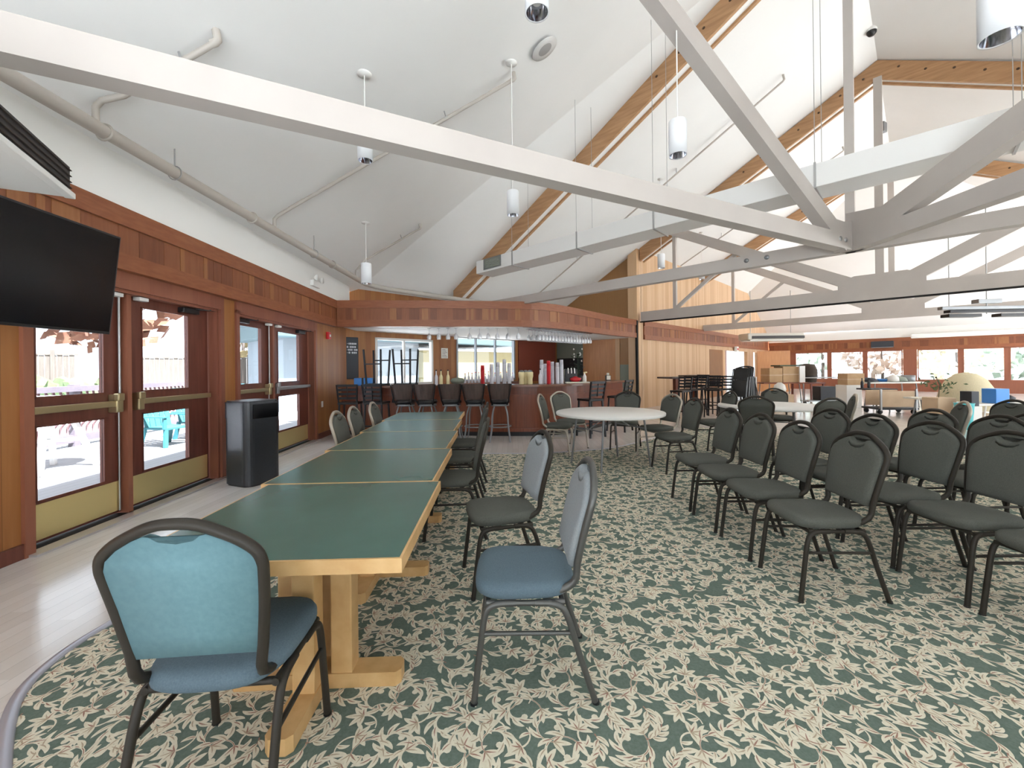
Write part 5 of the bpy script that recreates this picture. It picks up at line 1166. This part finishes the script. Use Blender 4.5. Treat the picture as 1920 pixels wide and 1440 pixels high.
for u in (1.9, 4.9, 7.9, 10.9): b = MB(); b.box(u - .06, u + .06, -.06, .06, -.02, 1.15); b.build('post', 'rail_wood', rl)
pt = thing('patio_table', 'white round patio table with splayed legs outside the first door', 'table', (-6.65, 5.95, -.02), .3); b = MB(); b.lathe([(0, 1.02), (.48, 1.02), (.5, 1.035), (.48, 1.05), (0, 1.05)], 32); b.build('table_top', 'white_plastic', pt)
for a in (.4, 2.0, 3.5, 5.1): b = MB(); b.beam((.14 * math.cos(a), .14 * math.sin(a), 1.02), (.5 * math.cos(a), .5 * math.sin(a), 0), .07, .05, up=(1, 0, 0)); b.build('leg', 'white_plastic', pt)
b = MB(); b.beam((-.3, -.14, .42), (.3, .14, .42), .06, .05); b.beam((-.14, .3, .42), (.14, -.3, .42), .06, .05); b.build('cross_brace', 'white_plastic', pt)
def patio_chair():
    o = empty('patio_chair'); b = MB()
    for k in range(5): b.beam((-.2, -.2 + k * .1, .32), (-.38, -.22 + k * .11, 1.05), .02, .085, up=(0, 1, 0))
    b.build('backrest', 'teal_paint', o); b = MB(); b.rbox(-.22, .28, -.25, .25, .32, .36, .01); b.build('seat', 'teal_paint', o)
    for sy_ in (1, -1):
        b = MB(); b.beam((.25, sy_ * .25, .36), (.27, sy_ * .27, 0), .06, .05, up=(1, 0, 0)); b.build('leg', 'teal_paint', o); b = MB(); b.beam((-.2, sy_ * .25, .36), (-.3, sy_ * .27, 0), .06, .05, up=(1, 0, 0)); b.build('leg', 'teal_paint', o)
        b = MB(); b.box(-.3, .3, sy_ * .29 - .05, sy_ * .29 + .05, .55, .575); b.beam((.26, sy_ * .28, .55), (.26, sy_ * .28, .34), .05, .04, up=(1, 0, 0)); b.build('armrest', 'teal_paint', o)
    return o
pc = patio_chair(); pc.location = (-6.55, 7.9, -.02); pc.rotation_euler = (0, 0, R_(-10)); tag(pc, 'teal slatted patio chair seen through the second door, left one', 'chair', 'teal patio chairs')
copy_tree(pc, (-6.6, 8.75, -.02), R_(-14), 'teal slatted patio chair seen through the second door, right one', 'teal patio chairs')
tag(copy_tree(pc, (-7.0, 10.9, -.02), R_(-20)), 'teal slatted patio chair farthest along the deck', 'chair', 'teal patio chairs')
def fence(label, p0, p1, z0, z1, grp='garden fences'):
    p0 = Vector((*p0, 0)); p1 = Vector((*p1, 0)); L = (p1 - p0).length; a = math.atan2(p1.y - p0.y, p1.x - p0.x)
    o = thing('garden_fence', label, 'fence', p0, a, grp); b = MB(); n = int(L / .16)
    for i in range(n): b.box(i * .16, i * .16 + .145, 0, .03, z0 + .06, z1 - .03 * (i % 2))
    b.build('boards', 'fence_wood', o); b = MB(); b.box(0, L, -.03, .06, z1 - .02, z1 + .03); b.build('cap_rail', 'fence_wood', o)
    for i in range(int(L / 2.2) + 1): b = MB(); b.box(i * 2.2 - .06, i * 2.2 + .06, -.06, .06, z0 - .3, z1 + .18); b.build('post', 'fence_wood', o)
fence('board fence beyond the deck seen through the first door', (-22.5, 11.5), (-17.2, 16.5), .5, 2.1)
fence('board fence and gate seen through the second door', (-16.2, 17.4), (-12.0, 20.5), .35, 2.0)
b = MB(); b.box(-14, 30, 12.5, 40, -.3, .55); struct(b.build('garden_bank', 'garden_stone', loc=WL, rz=DZ))
def tree(label, x, y, z0, h, rad, m, seed, grp):
    o = thing('tree', label, 'tree', (x, y, z0), 0, grp); r = random.Random(seed)
    b = MB(); b.tube([(0, 0, -.3), (.05, 0, h * .4), (0, .05, h * .75)], [.12, .09, .04], 8); b.build('trunk', 'bark', o); b = MB()
    for i in range(420):
        u = Vector((r.uniform(-1, 1), r.uniform(-1, 1), r.uniform(-1, 1)))
        if u.length > 1: continue
        c_ = Vector((u.x * rad * 1.35, u.y * rad * 1.35, h * (.66 + .36 * u.z))); n_ = Vector((r.gauss(0, 1), r.gauss(0, 1), r.gauss(0, 1))).normalized(); t_ = n_.orthogonal().normalized(); w_ = n_.cross(t_); s_ = rad * r.uniform(.13, .24)
        b.add([c_ + t_ * s_, c_ + w_ * s_ * .7, c_ - t_ * s_, c_ - w_ * s_ * .7], [(0, 1, 2, 3)])
    b.build('crown', m, o); return o
gT = 'autumn trees beyond the fence'
for i, (x, y, z0, h, rad, m, lb) in enumerate([(-29, 17, .3, 6.5, 2.2, 'autumn_orange', 'orange autumn tree behind the fence, through the first door'), (-22.5, 23.0, .3, 7.5, 2.4, 'autumn_orange', 'orange autumn tree behind the gate fence, through the second door'),
        (-17.6, 27.2, .3, 7, 1.7, 'autumn_yellow', 'yellow autumn tree right of the orange one, through the second door'), (-18.0, 32.0, .3, 8, 2.0, 'autumn_orange', 'orange autumn tree through the third door glass'), (-13.6, 33.5, .3, 8, 2.0, 'autumn_yellow', 'yellow autumn tree through the last door glass')]): tree(lb, x, y, z0, h, rad, m, i + 5, gT)
for i, (x, y, lb) in enumerate([(-17.2, 13.0, 'green bush at the foot of the fence, left one'), (-15.4, 14.8, 'green bush at the foot of the fence, right one')]):
    o = thing('bush', lb, 'bush', (x, y, .5), 0, 'bushes by the fence'); b = MB(); r = random.Random(i)
    for k in range(9):
        bm = bmesh.new(); bmesh.ops.create_icosphere(bm, subdivisions=2, radius=r.uniform(.2, .4)); c_ = Vector((r.gauss(0, .5), r.gauss(0, .3), r.uniform(.1, .5)))
        for v in bm.verts: v.co *= r.uniform(.75, 1.25); v.co += c_
        b.frombm(bm, 0)
    b.build('foliage', 'bush_green', o)
sh = thing('shed', 'small dark blue roofed shed above the fence, through the first door', 'shed', (-23.5, 15.8, .3), R_(45)); b = MB(); b.box(-1.0, 1.0, -.6, .6, 0, 2.0); b.build('walls', 'house_white', sh); b = MB(); b.beam((-1.2, 0, 2.35), (1.2, 0, 2.35), 1.5, .75); b.build('roof', 'slate', sh)
# beyond the bar windows and the far windows
hs = thing('house', 'pale neighbouring house with blue roof seen through the bar windows', 'house', (*W(-17.5, 11.5), 0), RZ); b = MB(); b.box(-6.5, -.2, 0, 4, -.3, 2.7); b.build('walls', 'house_white', hs); b = MB(); b.box(-.2, 6, -.4, 4, -.3, 2.3); b.build('yellow_wing', 'house_yellow', hs)
b = MB(); b.beam((-7, 1.6, 3.5), (6.4, 1.6, 3.5), 5.2, 1.7); b.build('roof', 'roof_blue', hs)
b = MB(); b.box(-10, 26, 10.2, 30, -.5, -.2); struct(b.build('yard', 'pale_stone', rz=RZ))
b = MB(); b.box(28.9, 70, -30, 12, -1.5, -1.2); struct(b.build('meadow', 'lawn', rz=RZ))
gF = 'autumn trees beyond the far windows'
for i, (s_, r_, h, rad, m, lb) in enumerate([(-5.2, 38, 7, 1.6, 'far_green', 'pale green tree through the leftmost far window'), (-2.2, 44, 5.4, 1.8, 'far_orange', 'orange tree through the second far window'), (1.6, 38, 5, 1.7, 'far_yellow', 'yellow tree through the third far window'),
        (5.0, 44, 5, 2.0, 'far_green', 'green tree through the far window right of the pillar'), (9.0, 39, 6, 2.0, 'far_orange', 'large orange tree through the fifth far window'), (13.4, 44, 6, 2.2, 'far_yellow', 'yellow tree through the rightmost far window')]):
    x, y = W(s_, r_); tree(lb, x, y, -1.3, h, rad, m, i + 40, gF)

b = MB(); b.box(-4.2, 40, -40, -2.5, -.2, -.14); b.box(13.0, 40, -2.5, 2.0, -.2, -.14); struct(b.build('terrace', 'pale_stone'))  # unseen pale ground, added to bounce sunlight up to the ceiling
